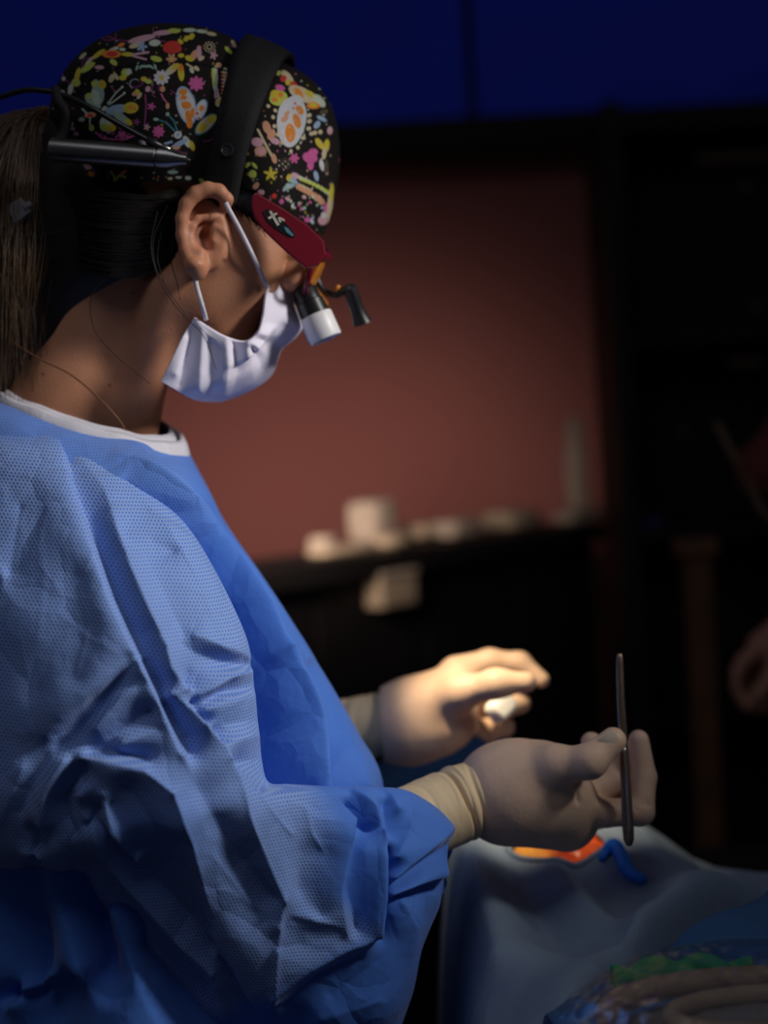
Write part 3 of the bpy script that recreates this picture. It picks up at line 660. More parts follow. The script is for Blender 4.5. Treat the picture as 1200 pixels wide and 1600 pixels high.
    ell(164, 170, 5, 3.5, -30, PALE); ell(171, 161, 3.5, 3.5, 0, MINT); line([(172, 157), (180, 145), (189, 136)], 1.1, PALE); line([(175, 161), (186, 152), (194, 146)], 1.1, PALE); ell(190, 135, 2, 2, 0, PALE); ell(194, 145, 2, 2, 0, PALE)
    # right butterfly
    for s_, c in ((1.0, LBL), (0.85, WHT)):
        ell(291, 165, 15 * s_, 31 * s_, -14, c); ell(314, 172, 9 * s_, 17 * s_, 22, c); ell(322, 195, 22 * s_, 10 * s_, -42, TEA if s_ == 1 else CRE)
    ell(286, 144, 6.5, 5.5, 0, ORA); ell(287, 153, 5, 4, 0, ORA); ell(291, 165, 8, 6, 10, ORA); ell(293, 181, 4, 9, 5, ORA); ell(300, 178, 4, 9, 10, ORA); ell(296, 193, 5, 8, 0, ORA); ell(315, 170, 4, 5, 20, ORA)
    for k in range(12): ell(279 + 2.0 * k, 150 + 4.4 * k, 0.9, 0.9, 0, BRN); ell(303 + 0.6 * k, 150 + 3 * k, 0.9, 0.9, 0, (0.2, 0.3, 0.25))
    ell(332, 187, 8, 6, -42, YEL); ell(316, 200, 9, 6, -42, YEL); ell(308, 178, 2.5, 2, 0, RED); ell(311, 186, 2, 2, 0, RED)
    ell(278, 211, 6, 6, 0, WHT); ell(278, 211, 2.5, 2.5, 0, LBL); line([(274, 206), (260, 192), (246, 187)], 1.1, TEA); line([(277, 205), (272, 190), (263, 180)], 1.1, TEA); ell(244, 187, 4, 2.5, 0, MINT); ell(262, 179, 3, 3, 0, MINT)
    ell(292, 222, 10, 5, 60, PALE); ell(280, 225, 16, 4, -30, LBL); ell(300, 228, 8, 4, 70, YEL); line([(268, 222), (258, 225)], 2, LBL); ell(272, 232, 10, 3, -10, PEA)
    # small things left and middle
    ell(137, 106, 14, 4.5, -28, LIME); ell(120, 117, 4, 12, 20, YEL); ell(117, 128, 7, 6, 0, LIME); ell(108, 138, 4, 9, 15, PALE); ell(156, 106, 7, 3, 0, LPK); ell(178, 98, 6, 4, 30, LIME); ell(98, 122, 3, 3, 0, PALE); ell(94, 143, 5, 3, 0, WHT)
    ell(195, 112, 7, 6, -30, LIME); ell(190, 120, 6, 4, 0, YEL); ell(200, 110, 4, 5, 40, PALE); ell(224, 122, 5, 4, 0, YEL); ell(231, 126, 6, 4, 20, LIME); ell(173, 121, 4, 7, 30, CRE); ell(180, 118, 6, 3, 60, CRE)
    for k in range(7): a = 2.2 + k * 0.5; ell(210 + 8 * math.cos(a), 130 + 8 * math.sin(a), 1.1, 1.1, 0, WHT)
    ell(212, 146, 6, 4, -20, PEA); ell(218, 150, 3, 6, 30, CRE); ell(215, 143, 3, 5, -40, YEL); ell(231, 139, 4, 5, 10, LPK); line([(227, 148), (229, 165), (228, 180), (227, 195)], 1.1, PUR); flower(237, 167, 6, PNK, 5); flower(214, 191, 5, PUR, 5); flower(230, 199, 5, LPK, 5)
    ell(254, 139, 4, 5, 0, PEA); line([(252, 147), (256, 155), (260, 160)], 1.2, PNK); ell(262, 166, 3, 5, 0, PEA); flower(248, 206, 9, PNK, 8); flower(241, 226, 8, LBL, 5)
    ell(95, 166, 9, 4, 20, LPK); ell(142, 180, 9, 4.5, -5, PEA); ell(142, 181, 5, 3, 0, RED); ell(129, 187, 5, 3.5, 0, MINT); line([(128, 170), (136, 177)], 1.2, PALE); line([(142, 184), (142, 196)], 1.1, PALE); ell(144, 200, 4, 5, 0, LIME)
    ell(112, 194, 4, 3, 0, WHT); ell(114, 201, 4, 3, 0, LPK); ell(118, 209, 4.5, 3.5, 0, LPK); ell(80, 206, 4, 4, 0, LIME)
    line([(150, 207), (160, 216), (178, 218), (196, 218), (212, 211)], 1.3, PNK); 
    for k in range(8): ell(158 + 6 * k, 210 + 4 * math.sin(k * 2), 2.4, 2.2, 0, [PUR, PNK, LPK][k % 3])
    flower(191, 212, 7, PNK, 6); flower(226, 222, 5, WHT, 5)
    # below the rod
    ell(118, 258, 9, 4, -5, YEL); ell(132, 261, 9, 4, 10, LPK); ell(97, 270, 9, 4, -40, RED); ell(141, 272, 6, 4, 20, ORA); ell(80, 253, 6, 3, 0, CRE); ell(73, 250, 4, 5, 0, LPK)
    line([(173, 268), (178, 276), (178, 284)], 1.6, LIME); line([(178, 284), (186, 274), (196, 277)], 1.8, LIME); ell(192, 270, 7, 3, -35, ORA); ell(270, 269, 8, 3, 0, MINT); ell(266, 279, 4, 2, 0, CRE); ell(279, 277, 5, 2, 0, PALE); ell(294, 278, 5, 3, 0, PALE); ell(316, 283, 6, 3, 30, LIME)
    # front of cap
    ell(450, 120, 14, 6, 55, CRE); ell(444, 121, 5, 5, 0, RED); ell(452, 128, 5, 4, 0, YEL); ell(459, 133, 7, 5, 60, RED); ell(470, 148, 9, 22, -50, CRE); ell(466, 146, 4, 10, -30, ORA); ell(482, 150, 4, 10, -50, YEL); ell(494, 160, 12, 6, 50, PALE); ell(486, 167, 9, 5, 5, ORA); ell(486, 166, 5, 3, 5, YEL); ell(436, 112, 4, 4, 0, LIME)
    ell(439, 135, 8, 5, 20, PNK); ell(436, 152, 15, 12, -20, LIME); ell(432, 146, 9, 8, 0, YEL); ell(430, 155, 5, 4, 0, ORA); ell(440, 146, 4, 5, 0, ORA); ell(445, 155, 4, 4, 0, YEL); line([(440, 164), (450, 158), (461, 149)], 1.8, TEA)
    ell(455, 190, 23, 40, 5, WHT); ell(462, 160, 10, 12, -10, WHT); ell(455, 207, 9, 15, 0, ORA); ell(466, 188, 5, 12, -18, ORA); ell(446, 185, 8, 4, -40, PEA); ell(450, 176, 6, 3, -40, PEA); ell(469, 172, 4, 8, -30, ORA); ell(460, 168, 2, 2, 0, RED); ell(462, 161, 1.6, 1.6, 0, RED)
    for x, y in ((419, 166), (430, 173), (426, 184), (428, 198), (433, 211), (440, 223), (456, 236), (468, 230), (476, 215), (486, 209), (490, 208), (497, 207), (482, 201), (482, 190), (481, 181)): ell(x, y, 3, 3.2, 0, CRE)
    ell(416, 200, 6, 10, -15, PEA); ell(423, 211, 6, 9, 20, PEA); ell(429, 221, 8, 5, 20, LPK); ell(402, 223, 9, 7, 10, LPK); ell(407, 237, 9, 8, 0, PEA); ell(407, 237, 5, 5, 0, LPK); line([(403, 204), (412, 222), (424, 245)], 1.8, CRE); ell(427, 248, 4, 8, -15, PEA)
    star(422, 272, 11, YEL); ell(395, 272, 6, 6, 0, LIME); ell(388, 258, 5, 2.4, -50, LIME); ell(398, 259, 6, 2.4, 50, LIME); ell(381, 252, 3, 4, 0, CRE); flower(462, 247, 8, PNK, 6); ell(485, 246, 10, 8, 30, PNK); ell(489, 238, 6, 6, 0, PNK); ell(486, 258, 4, 8, 0, PNK)
    for k in range(16): a = k / 16 * 6.28; ell(446 + 9 * math.cos(a), 256 + 8 * math.sin(a), 1.2, 1.1, 0, BRN); ell(446 + 5 * math.cos(a), 256 + 4 * math.sin(a), 1.2, 1.1, 0, CRE if k % 4 == 0 else BRN)
    ell(497, 225, 4, 10, -30, YEL); ell(506, 228, 4, 10, 5, YEL); ell(498, 187, 8, 3, 30, LBL); ell(492, 196, 4, 6, 20, LBL); ell(500, 178, 5, 5, 0, BRN); ell(503, 240, 3, 9, 5, CRE); ell(500, 258, 3, 9, -10, WHT); ell(510, 205, 4, 6, 0, LPK); ell(493, 275, 3, 8, -10, LBL); ell(506, 262, 3, 12, 0, BRN)
    # caterpillar / rainbow on front
    ell(455, 278, 7, 6, 0, YEL); ell(463, 275, 7, 5, 10, LPK); 
    for k in range(6): ell(447 + 3 * k, 292 - 3 * k * 0.4 + 4 * math.sin(k), 8, 2.2, -50 + 18 * k, LBL if k % 2 else MINT)
    line([(470, 277), (485, 285), (500, 294), (512, 303)], 2.6, PALE); line([(474, 281), (490, 288), (510, 300)], 2.2, LIME); line([(468, 292), (482, 300), (496, 309), (502, 316)], 4.2, PEA); line([(470, 288), (486, 297)], 1.2, CRE)
    for k in range(26):
        x, y = rs.uniform(446, 508), rs.uniform(303, 352); 
        if (y - 303) < (x - 440) * 0.75 + 8: ell(x, y, rs.uniform(2, 3.6), rs.uniform(1.8, 3), rs.uniform(0, 180), [LPK, PNK, MINT, WHT, PALE, LBL][k % 6])
    ell(482, 344, 5, 4, 0, PNK); ell(505, 345, 7, 7, 0, LPK); ell(507, 336, 5, 5, 0, WHT); ell(509, 325, 4, 8, 0, PNK); ell(514, 320, 4, 30, 0, CRE); ell(515, 300, 3, 14, 0, YEL); ell(428, 306, 4, 4, 0, RED); ell(440, 315, 4, 4, 0, PNK); ell(400, 290, 6, 4, -50, PEA); ell(408, 300, 5, 4, 0, LPK)
    for _ in range(60):
        x, y = rs.uniform(430, 512), rs.uniform(120, 350); ell(x, y, 1.3, 1.3, 0, [CRE, PALE, LPK][rs.randint(3)])
    # seam
    line([(105, 152), (160, 110), (210, 100), (290, 95), (345, 105), (372, 116)], 0.9, (0.003, 0.003, 0.003))
paint_cap(col, px, py); col = np.where(col.max(1, keepdims=True) > 0.02, col * 0.82, col)
lim = np.interp(px, [60, 120, 180, 300, 345, 372, 400, 480, 520], [262, 278, 285, 286, 288, 290, 300, 352, 378])
keepf = (py < lim)[Q].all(1); Q = Q[keepf]
used = np.zeros(len(V), bool); used[Q.ravel()] = True; mp = np.cumsum(used) - 1
cap = mk('scrub_cap', V[used], mp[Q], M['cap'], surg, col=col[used])
tag(cap, 'black cotton scrub cap printed with butterflies, flowers and fruit')

# ---- hair: a dark mass at the nape plus strands and a ponytail
lo = P(-80, 680, 1.26); hi = P(430, 150, 1.26); lo[1] = 1.02; hi[1] = 1.28
g = Grid(lo, hi, 0.003)
g.ell(P(185, 300, DH), (0.075, 0.062, 0.077), None, 0.02); g.ell(P(285, 316, DH), (0.055, 0.034, 0.0815), None, 0.02); g.ell(P(335, 300, DH), (0.045, 0.036, 0.080), None, 0.02); g.ell(P(392, 352, DH), (0.022, 0.016, 0.0715), None, 0.01); g.ell(P(160, 360, DH), (0.06, 0.055, 0.068), None, 0.03); g.ell(P(110, 420, DH + 0.01), (0.042, 0.05, 0.058), None, 0.03)
g.chain([P(75, 230, 1.14), P(30, 270, 1.14), P(5, 380, 1.13), P(0, 500, 1.13), P(-5, 600, 1.13)], [0.02, 0.031, 0.035, 0.031, 0.016], 0.02)
g.chain([P(110, 420, 1.16), P(60, 520, 1.15), P(40, 590, 1.15)], [0.04, 0.03, 0.018], 0.02)
V, Q = g.mesh(3); mk('hair', V, Q, M['hair'], surg)
rs = np.random.RandomState(11)
geos = []
def strand(ctrl, r, n=18): geos.append(tube_geo(catmull(ctrl, n), np.linspace(r, r * 0.45, n), 4, False))
for i in range(430):                                              # ponytail
    u = rs.uniform(-1, 1); w = rs.uniform(0.0, 1); dep = 1.14 - 0.042 * math.sqrt(max(0, 1 - u * u)) * (0.82 + 0.35 * w) - 0.004
    x0 = 30 + 46 * u
    x1 = 8 + 72 * u + rs.normal() * 7
    x1 += 10 * math.sin(i * 1.7); x2 = -4 + 70 * u + rs.normal() * 16; yl = rs.uniform(480, 640)
    strand([P(78 - 20 * abs(u) + rs.normal() * 4, 165 + 40 * rs.rand(), 1.12), P(x0 + 5, 185 + 22 * (1 - u * u) * rs.rand(), dep + 0.012), P(x1 + 6, 270, dep), P(x1 + rs.normal() * 6, 335, dep - 0.001), P(x1 - 4 + rs.normal() * 9, 410, dep - 0.002 + rs.normal() * 0.003), P(x2, yl, dep + 0.008)], rs.uniform(0.00025, 0.0005))
V, Fq = merge(geos); tag(mk('ponytail', V, Fq, M['hairb'], surg), 'long brown ponytail hanging behind the neck'); geos.clear()
for i in range(420):                                              # nape hair combed back from ear to tail
    t = rs.rand(); a = P(285 - 8 * rs.rand(), 300 + 95 * t + rs.normal() * 4, 1.078 + 0.018 * t); sag = 20 + 75 * t
    strand([a, P(230 + rs.normal() * 5, 300 + 105 * t + sag * 0.25, 1.069 + 0.016 * t), P(165 + rs.normal() * 5, 292 + 105 * t + sag * 0.38, 1.072 + 0.012 * t), P(105, 285 + 95 * t + sag * 0.3, 1.085 + 0.02 * t), P(62, 275 + 80 * t, 1.11)], rs.uniform(0.00025, 0.00045), 14)
for i in range(130):                                              # temple hair before the ear
    t = rs.rand(); strand([P(352 + 46 * t, 285 + 26 * t, 1.073), P(362 + 42 * t, 308 + 30 * t + rs.normal() * 2, 1.072), P(374 + 42 * t + rs.normal() * 3, 326 + 34 * t + rs.normal() * 5, 1.078)], 0.0005, 8)
for c_, d_ in (([(246, 330), (236, 385), (250, 440), (284, 490), (318, 525), (338, 578)], 1.062), ([(262, 320), (240, 372), (244, 420), (262, 452), (290, 492)], 1.066), ([(190, 420), (150, 450), (141, 480), (150, 520), (186, 560), (235, 600)], 1.083),
               ([(270, 380), (268, 410), (276, 440), (282, 470)], 1.075), ([(255, 350), (246, 400), (256, 440)], 1.068), ([(60, 330), (30, 350), (50, 370), (110, 355)], 1.08), ([(50, 480), (55, 520), (40, 560), (36, 520)], 1.085)):
    strand([P(x, y, d_) for x, y in c_], 0.00045, 40)
V, Fq = merge(geos); tag(mk('loose_strands', V, Fq, M['hair'], surg), 'dark strands combed back behind the ear'); geos.clear()
clipo = empty('hair_clip', P(25, 330, 1.088), 'small smoky translucent clip in the ponytail', 'hair clip')
prism('clip_plate', [(10, 322), (32, 308), (48, 330), (22, 350)], 1.088, 1.093, M['clip'], clipo, 0.0008)
prism('clip_spring', [(34, 318), (46, 314), (50, 320), (38, 326)], 1.086, 1.0885, M['clip'], clipo, 0.0005)
neck = tube('necklace', catmull([P(20, 535, 1.10), P(60, 560, 1.094), P(110, 585, 1.09), P(150, 618, 1.088), P(185, 655, 1.092), P(206, 690, 1.10)], 50), 0.0007, M['cord'], surg, 6)
tag(neck, 'thin brown cord necklace')

# ---- gown: body of the gown (rings), near sleeve and far sleeve
def ringsurf(st, nu, angs, power=2.0, tilt=None):
    """st rows: front px,py ; back px,py ; centre depth ; half depth -> vertices nu x len(angs)"""
    S = catmull(np.asarray(st)[:, :6], nu); TL = np.interp(np.linspace(0, 1, nu), np.linspace(0, 1, len(st)), tilt if tilt is not None else [0] * len(st)); c = np.cos(angs); s = np.sin(angs)
    sg = lambda v: np.sign(v) * np.abs(v) ** (2.0 / power)
    c, s = sg(c), sg(s)
    mx = (S[:, 0] + S[:, 2]) / 2; my = (S[:, 1] + S[:, 3]) / 2; hx = (S[:, 0] - S[:, 2]) / 2; hy = (S[:, 1] - S[:, 3]) / 2
    x = mx[:, None] + hx[:, None] * c; y = my[:, None] + hy[:, None] * c + TL[:, None] * (s - 0.3); d = S[:, 4][:, None] - S[:, 5][:, None] * s
    return PA(x, y, d).reshape(-1, 3)
near = np.linspace(-0.25, np.pi + 0.25, 300); far = np.linspace(np.pi + 0.3, 2 * np.pi - 0.3, 36); ANG = np.concatenate([near, far])
def edgefade(N): return np.clip((-(N @ FWD)) * 1.6 + 0.25, 0, 1)

torso_st = [(289, 703, -30, 608, 1.16, 0.083), (306, 735, -75, 640, 1.16, 0.125), (325, 770, -120, 700, 1.16, 0.158), (352, 820, -160, 800, 1.16, 0.175), (412, 905, -190, 960, 1.16, 0.175),
            (458, 975, -195, 1080, 1.16, 0.172), (505, 1052, -190, 1180, 1.16, 0.172), (553, 1140, -175, 1280, 1.16, 0.178), (594, 1225, -160, 1380, 1.16, 0.185), (605, 1400, -150, 1480, 1.16, 0.19), (590, 1640, -150, 1660, 1.16, 0.195),
            (590, 2100, -160, 2100, 1.16, 0.205), (600, 3105, -170, 3105, 1.16, 0.21)]
nu = 460
V = ringsurf(torso_st, nu, ANG, 2.25, [24, 20, 12, 4] + [0] * (len(torso_st) - 4)); Q = grid_faces(nu, len(ANG), True)
N = vnormals(V, Q)
if (N @ FWD)[: len(near)].mean() > 0: Q = Q[:, ::-1]; N = -N
px, py, dd = proj(V)
tf = Folds([L(0, (-200, 560), (100, 600), (300, 660)), L(0, (-260, 700), (-260, 1000), (-260, 1700)), L(0, (760, 1100), (760, 1700)), L(0, (-200, 1900), (300, 1900), (760, 1900)), L(0, (330, 700), (450, 850), (560, 1020), (650, 1200)),
            L([0, 10, 15, 14, 16, 16, 14], (170, 705), (215, 735), (300, 808), (355, 880), (395, 960), (420, 1025)), L([14, 16, 17, 17], (420, 1025), (445, 1070), (465, 1125), (476, 1180), (480, 1260)),
            L([-4, -12, -16, -14, -14], (200, 745), (262, 800), (330, 880), (372, 955), (395, 1030)), L([-16, -18, -16], (405, 1050), (430, 1130), (440, 1240)),
            L([0, 5, 6, 4], (240, 705), (340, 800), (420, 910), (480, 1000)), L([-2, -4, -5, -3], (290, 775), (350, 850), (405, 930), (440, 1000)),
            L([-2, -7, -9, -8], (480, 1040), (497, 1090), (512, 1150), (520, 1240)), L([3, 6, 8], (495, 1025), (530, 1110), (560, 1230)), L([2, 6, 6, 3], (440, 1005), (465, 1015), (478, 1030), (470, 1050)), L([5, 4], (455, 1060), (470, 1055)), L([6, 7], (470, 1070), (492, 1135)),
            L([6, 10, 8, 6], (85, 1345), (110, 1420), (150, 1500), (160, 1640)), L([-8, -12, -8], (150, 1340), (152, 1430), (158, 1520)), L([8, 10, 6], (180, 1420), (215, 1500), (262, 1640)), L([-10, -10], (230, 1480), (320, 1640)), L([-6, -10, -8], (40, 1360), (60, 1460), (70, 1640)), L([6, 8, 4], (0, 1380), (10, 1500), (-20, 1640)), L([4, 2], (90, 1520), (0, 1580)),
            L([-6, -8], (115, 1530), (20, 1560))], 4)
h = (tf(px, py) + cusps(tf.lines, px, py, 8.0, 0.2)) * (py < 1750) * np.clip((py - 640) / 60, 0, 1)
V = V + N * (h * 2.8 / 2150.0 * edgefade(N))[:, None]
uvw = np.stack([V[:, 0] + 0.35 * V[:, 1], V[:, 2]], -1)
dots = 0.35 * np.clip((330 - px) / 60, 0, 1) * np.clip((1300 - py) / 80, 0, 1)
gown = mk('gown', V, Q, M['gown'], surg, uv=uvw, attrs={'dots': dots}); tag(gown, 'blue disposable surgical gown with a fine dotted weave')

sleeve_st = [(95, 655, -20, 645, 1.085, 0.012), (190, 722, -60, 690, 1.06, 0.06), (250, 778, -90, 760, 1.035, 0.085), (299, 832, -110, 860, 1.015, 0.10), (343, 905, -115, 980, 1.0, 0.107), (380, 985, -110, 1100, 0.99, 0.11), (393, 1045, -100, 1200, 0.985, 0.108),
             (402, 1115, -85, 1290, 0.978, 0.106), (410, 1190, 0, 1350, 0.972, 0.10), (420, 1222, 112, 1356, 0.972, 0.098), (450, 1225, 150, 1385, 0.978, 0.096), (490, 1227, 192, 1442, 0.986, 0.094), (528, 1229, 252, 1520, 0.996, 0.09),
             (562, 1230, 340, 1610, 1.006, 0.085), (596, 1231, 470, 1680, 1.016, 0.08), (626, 1234, 585, 1660, 1.026, 0.073), (652, 1243, 640, 1560, 1.034, 0.064), (684, 1264, 660, 1475, 1.042, 0.056), (705, 1288, 688, 1414, 1.05, 0.046), (702, 1300, 686, 1396, 1.062, 0.034), (670, 1300, 650, 1396, 1.07, 0.03)]
nu = 620
sleeve_st = [(a, b, c_, d_, e + 0.022, f * 0.82) for a, b, c_, d_, e, f in sleeve_st]
V = ringsurf(sleeve_st, nu, ANG, 2.1); Q = grid_faces(nu, len(ANG), True); N = vnormals(V, Q)
if (N @ FWD)[nu // 3 * len(ANG):][: len(near)].mean() > 0: Q = Q[:, ::-1]; N = -N
px, py, dd = proj(V)
sf = Folds([L(0, (-200, 620), (100, 620), (260, 700)), L(0, (-260, 800), (-260, 1300)), L(0, (330, 800), (420, 960), (470, 1150)), L(0, (300, 1760), (760, 1760)), L(0, (800, 1200), (800, 1600)), L(0, (-150, 1500), (100, 1600)),
            # raglan seam, the tuck beside it and the edge of the lit panel
            L([2, 6, 8, 8, 8, 10], (72, 657), (92, 690), (102, 745), (138, 845), (168, 935), (208, 1022)), L([0, -5, -9, -10, -10, -8], (86, 664), (106, 705), (118, 755), (152, 848), (182, 930), (220, 1018)),
            L([0, 4, 8, 10, 11, 10], (122, 712), (160, 765), (180, 830), (202, 895), (230, 960), (255, 1012)), L([10, 12, 10, 6], (215, 1036), (236, 1078), (262, 1140), (282, 1190)), L([-10, -14, -14, -10], (226, 1032), (250, 1078), (276, 1130), (300, 1175)),
            L([1, 1, 1], (60, 800), (70, 900), (60, 1000)), L([3, 4, 2], (-20, 850), (10, 900), (-10, 1000)), L([-3, -2], (30, 790), (12, 900)), L([2, 3, 3], (120, 900), (140, 980), (120, 1060)), L([0, -1], (100, 960), (60, 1080)),
            L([4, 6, 6, 4], (200, 760), (260, 830), (310, 920), (340, 1000)), L([-2, -3], (230, 870), (290, 990)), L([3, 6], (230, 800), (262, 830)), L([-3, -4, -1], (195, 830), (240, 840), (285, 870)),
            # pinch at the biceps
            L([-2, -6, -7, -4], (285, 1005), (310, 1018), (350, 1032), (392, 1040)), L([6, 9, 8], (300, 995), (345, 1015), (388, 1030)), L([8, 10, 9, 4], (392, 1048), (350, 1062), (325, 1080), (308, 1088)), L([-6, -8, -4], (385, 1072), (345, 1082), (318, 1098)), L([4, 5, 4], (400, 1085), (350, 1095), (320, 1112)), L([-3, -5, -3], (402, 1125), (360, 1130), (330, 1130)), L([5, 6], (400, 1150), (350, 1160)), L([-6, -8], (408, 1185), (360, 1190)),
            L([10, 12, 8], (255, 1012), (262, 1045), (285, 1072)), L([12, 9], (290, 1078), (262, 1088)), L([-9, -9], (300, 1050), (292, 1070)), L([8, 12, 13, 12, 14], (268, 1090), (298, 1115), (318, 1142), (336, 1160), (348, 1186)), L([-7, -9, -8], (300, 1095), (322, 1120), (350, 1155)), L([10, 8], (310, 1135), (335, 1132)), L([-8, -9], (262, 1105), (300, 1150)),
            # crumple under the arm, left
            L([4, -6, -9, -10, -9], (212, 1036), (180, 1062), (150, 1090), (115, 1125), (85, 1165)), L([6, 8, 7, 6], (200, 1030), (160, 1070), (120, 1105), (75, 1150)), L([6, 7, 6], (225, 1060), (190, 1090), (150, 1140)), L([-5, -6], (235, 1110), (170, 1150)), L([5, 4], (250, 1140), (190, 1165)),
            L([10, 14, 13, 15], (130, 1186), (165, 1188), (225, 1202), (268, 1240)), L([-8, -10, -8], (140, 1176), (180, 1176), (230, 1186)), L([-8, -16, -20, -18, -14], (132, 1190), (112, 1215), (88, 1258), (95, 1290), (112, 1318)), L([8, 8, 6], (105, 1190), (75, 1235), (65, 1290)), L([5, 3], (40, 1200), (0, 1290)), L([-4, -4], (70, 1180), (30, 1270)), L([4, 8], (40, 1330), (100, 1345)), L([6, 6], (-40, 1320), (10, 1340)), L([-10, -8], (52, 1300), (55, 1345)),
            L([6, 4, -2], (160, 1240), (150, 1225), (120, 1245)), L([-14, -12, -10], (150, 1262), (140, 1285), (128, 1300)), L([4, 6, 4], (165, 1255), (175, 1300), (215, 1345)), L([-3, -4, -3], (172, 1258), (195, 1300), (214, 1340)),
            # grey inner facet and the long ridges of the forearm
            L([-4, -3, -2, -2], (200, 1230), (240, 1290), (290, 1380), (330, 1450)), L([15, 13, 11, 10, 8], (268, 1240), (300, 1310), (325, 1400), (345, 1470), (395, 1560)), L([8, 0, -2, -2, 2], (283, 1180), (305, 1225), (345, 1295), (390, 1355), (434, 1400)), L([14, 13, 12, 14], (348, 1188), (380, 1268), (412, 1340), (437, 1398)), L([12, 12], (437, 1398), (432, 1475)), L([5, 4], (330, 1330), (400, 1420)), L([9, 6], (370, 1215), (450, 1300)),
            # outer seam roll
            L([-6, 6, 10, 11, 11, 10], (132, 1282), (150, 1312), (172, 1342), (230, 1402), (290, 1470), (336, 1512)), L([-10, -10, -9, -9, -8], (150, 1292), (198, 1342), (252, 1395), (300, 1448), (330, 1485)), L([-4, -3, -3, -2], (150, 1345), (200, 1405), (260, 1470), (320, 1530)), L([5, 5, 4], (165, 1375), (215, 1450), (300, 1535)), L([-6, -6], (345, 1500), (395, 1580)), L([8, 8], (336, 1512), (360, 1600)),
            # lower right facets
            L([14, 14, 12], (432, 1475), (430, 1546), (428, 1560)), L([14, 8, 6, 10], (428, 1550), (480, 1515), (540, 1482), (590, 1460)), L([7, 3, 2, 3, 5], (432, 1440), (450, 1441), (490, 1450), (540, 1464), (560, 1468)), L([2, 3], (470, 1475), (520, 1470)), L([6, 6], (455, 1425), (530, 1445)), L([4, 10, 16, 10, 6], (440, 1240), (505, 1245), (545, 1284), (528, 1385), (540, 1462)), L([1, 0, 1], (470, 1330), (465, 1390), (500, 1430)), L([6, 8, 7], (470, 1260), (480, 1300), (500, 1330)),
            L([12, 13, 14, 13], (592, 1300), (596, 1340), (595, 1400), (590, 1458)), L([-4, -6, -6], (545, 1300), (545, 1390), (560, 1450)), L([2, 3], (570, 1330), (570, 1420)), L([-14, -16, -18, -18], (602, 1330), (604, 1380), (604, 1420), (600, 1470)), L([-8, -10, -8], (560, 1500), (500, 1530), (440, 1580)), L([-6, -6], (520, 1560), (600, 1500)), L([4, 6], (500, 1590), (590, 1560)),
            # cuff puff
            L([-10, -16, -12], (545, 1252), (562, 1278), (582, 1296)), L([10, 10, 6], (550, 1243), (580, 1265), (592, 1296)), L([8, 10], (600, 1240), (615, 1270)), L([-4, -5], (600, 1255), (606, 1300)), L([8, 10, 8], (640, 1250), (632, 1300), (610, 1340)), L([10, 12, 12, 8], (604, 1376), (640, 1345), (675, 1318), (708, 1292)), L([-6, -7, -5], (612, 1385), (655, 1352), (705, 1318)), L([4, 7, 7, 7], (606, 1400), (640, 1386), (668, 1374), (703, 1364)), L([-10, -10, -8], (608, 1414), (650, 1390), (700, 1374)), L([2, 4, 2], (630, 1410), (648, 1450), (640, 1490)), L([-8, -6], (615, 1430), (625, 1470)), L([5, 5], (660, 1290), (690, 1300)), L([-2, 0], (680, 1400), (660, 1430))], 1.6)
h = (sf(px, py) * 0.8 + cusps(sf.lines, px, py, 6.0, 0.32)) * np.clip((py - 640) / 40, 0, 1)
V = V + N * (h * 1.6 / 2450.0 * edgefade(N))[:, None]
uvw = np.stack([V[:, 0] * 0.94 - V[:, 2] * 0.12 + 0.3 * V[:, 1], V[:, 2] * 0.94 + V[:, 0] * 0.12], -1)
pln = np.interp(py, [1200, 1290, 1390, 1460, 1600], [470, 500, 505, 595, 440])
dots = np.clip((pln - px) / 50 + 0.5, 0.0, 1) * np.clip((np.interp(px, [0, 200, 420, 600], [1500, 1650, 1545, 1450]) - py) / 30 + 0.5, 0, 1)
gf = np.exp(-(((px - 235) / 70) ** 2 + ((py - 1320) / 90) ** 2)); dots = dots * (1 - 0.6 * np.clip(gf, 0, 1))
dots *= np.clip((py - 655) / 60, 0.15, 1)
slv = mk('sleeve', V, Q, M['gown'], surg, uv=uvw, attrs={'dots': dots}); tag(slv, 'near puffed gown sleeve with dotted weave and sharp creases')
# seam piping
sm = np.array([(72, 655), (92, 688), (102, 742), (137, 842), (167, 932), (206, 1020)], float)
# far sleeve
fs = [(330, 800, 150, 900, 1.30, 0.05), (400, 960, 200, 1060, 1.33, 0.06), (440, 1060, 300, 1250, 1.33, 0.06), (500, 1085, 450, 1230, 1.325, 0.05), (515, 1100, 490, 1205, 1.32, 0.04), (505, 1105, 490, 1190, 1.315, 0.03)]
an = np.linspace(0, 2 * np.pi, 48, endpoint=False); V = ringsurf(fs, 60, an); Q = grid_faces(60, 48, True)
mk('sleeve', V, Q, M['gown'], surg, uv=np.stack([V[:, 0], V[:, 2]], -1), attrs={'dots': np.zeros(len(V))})
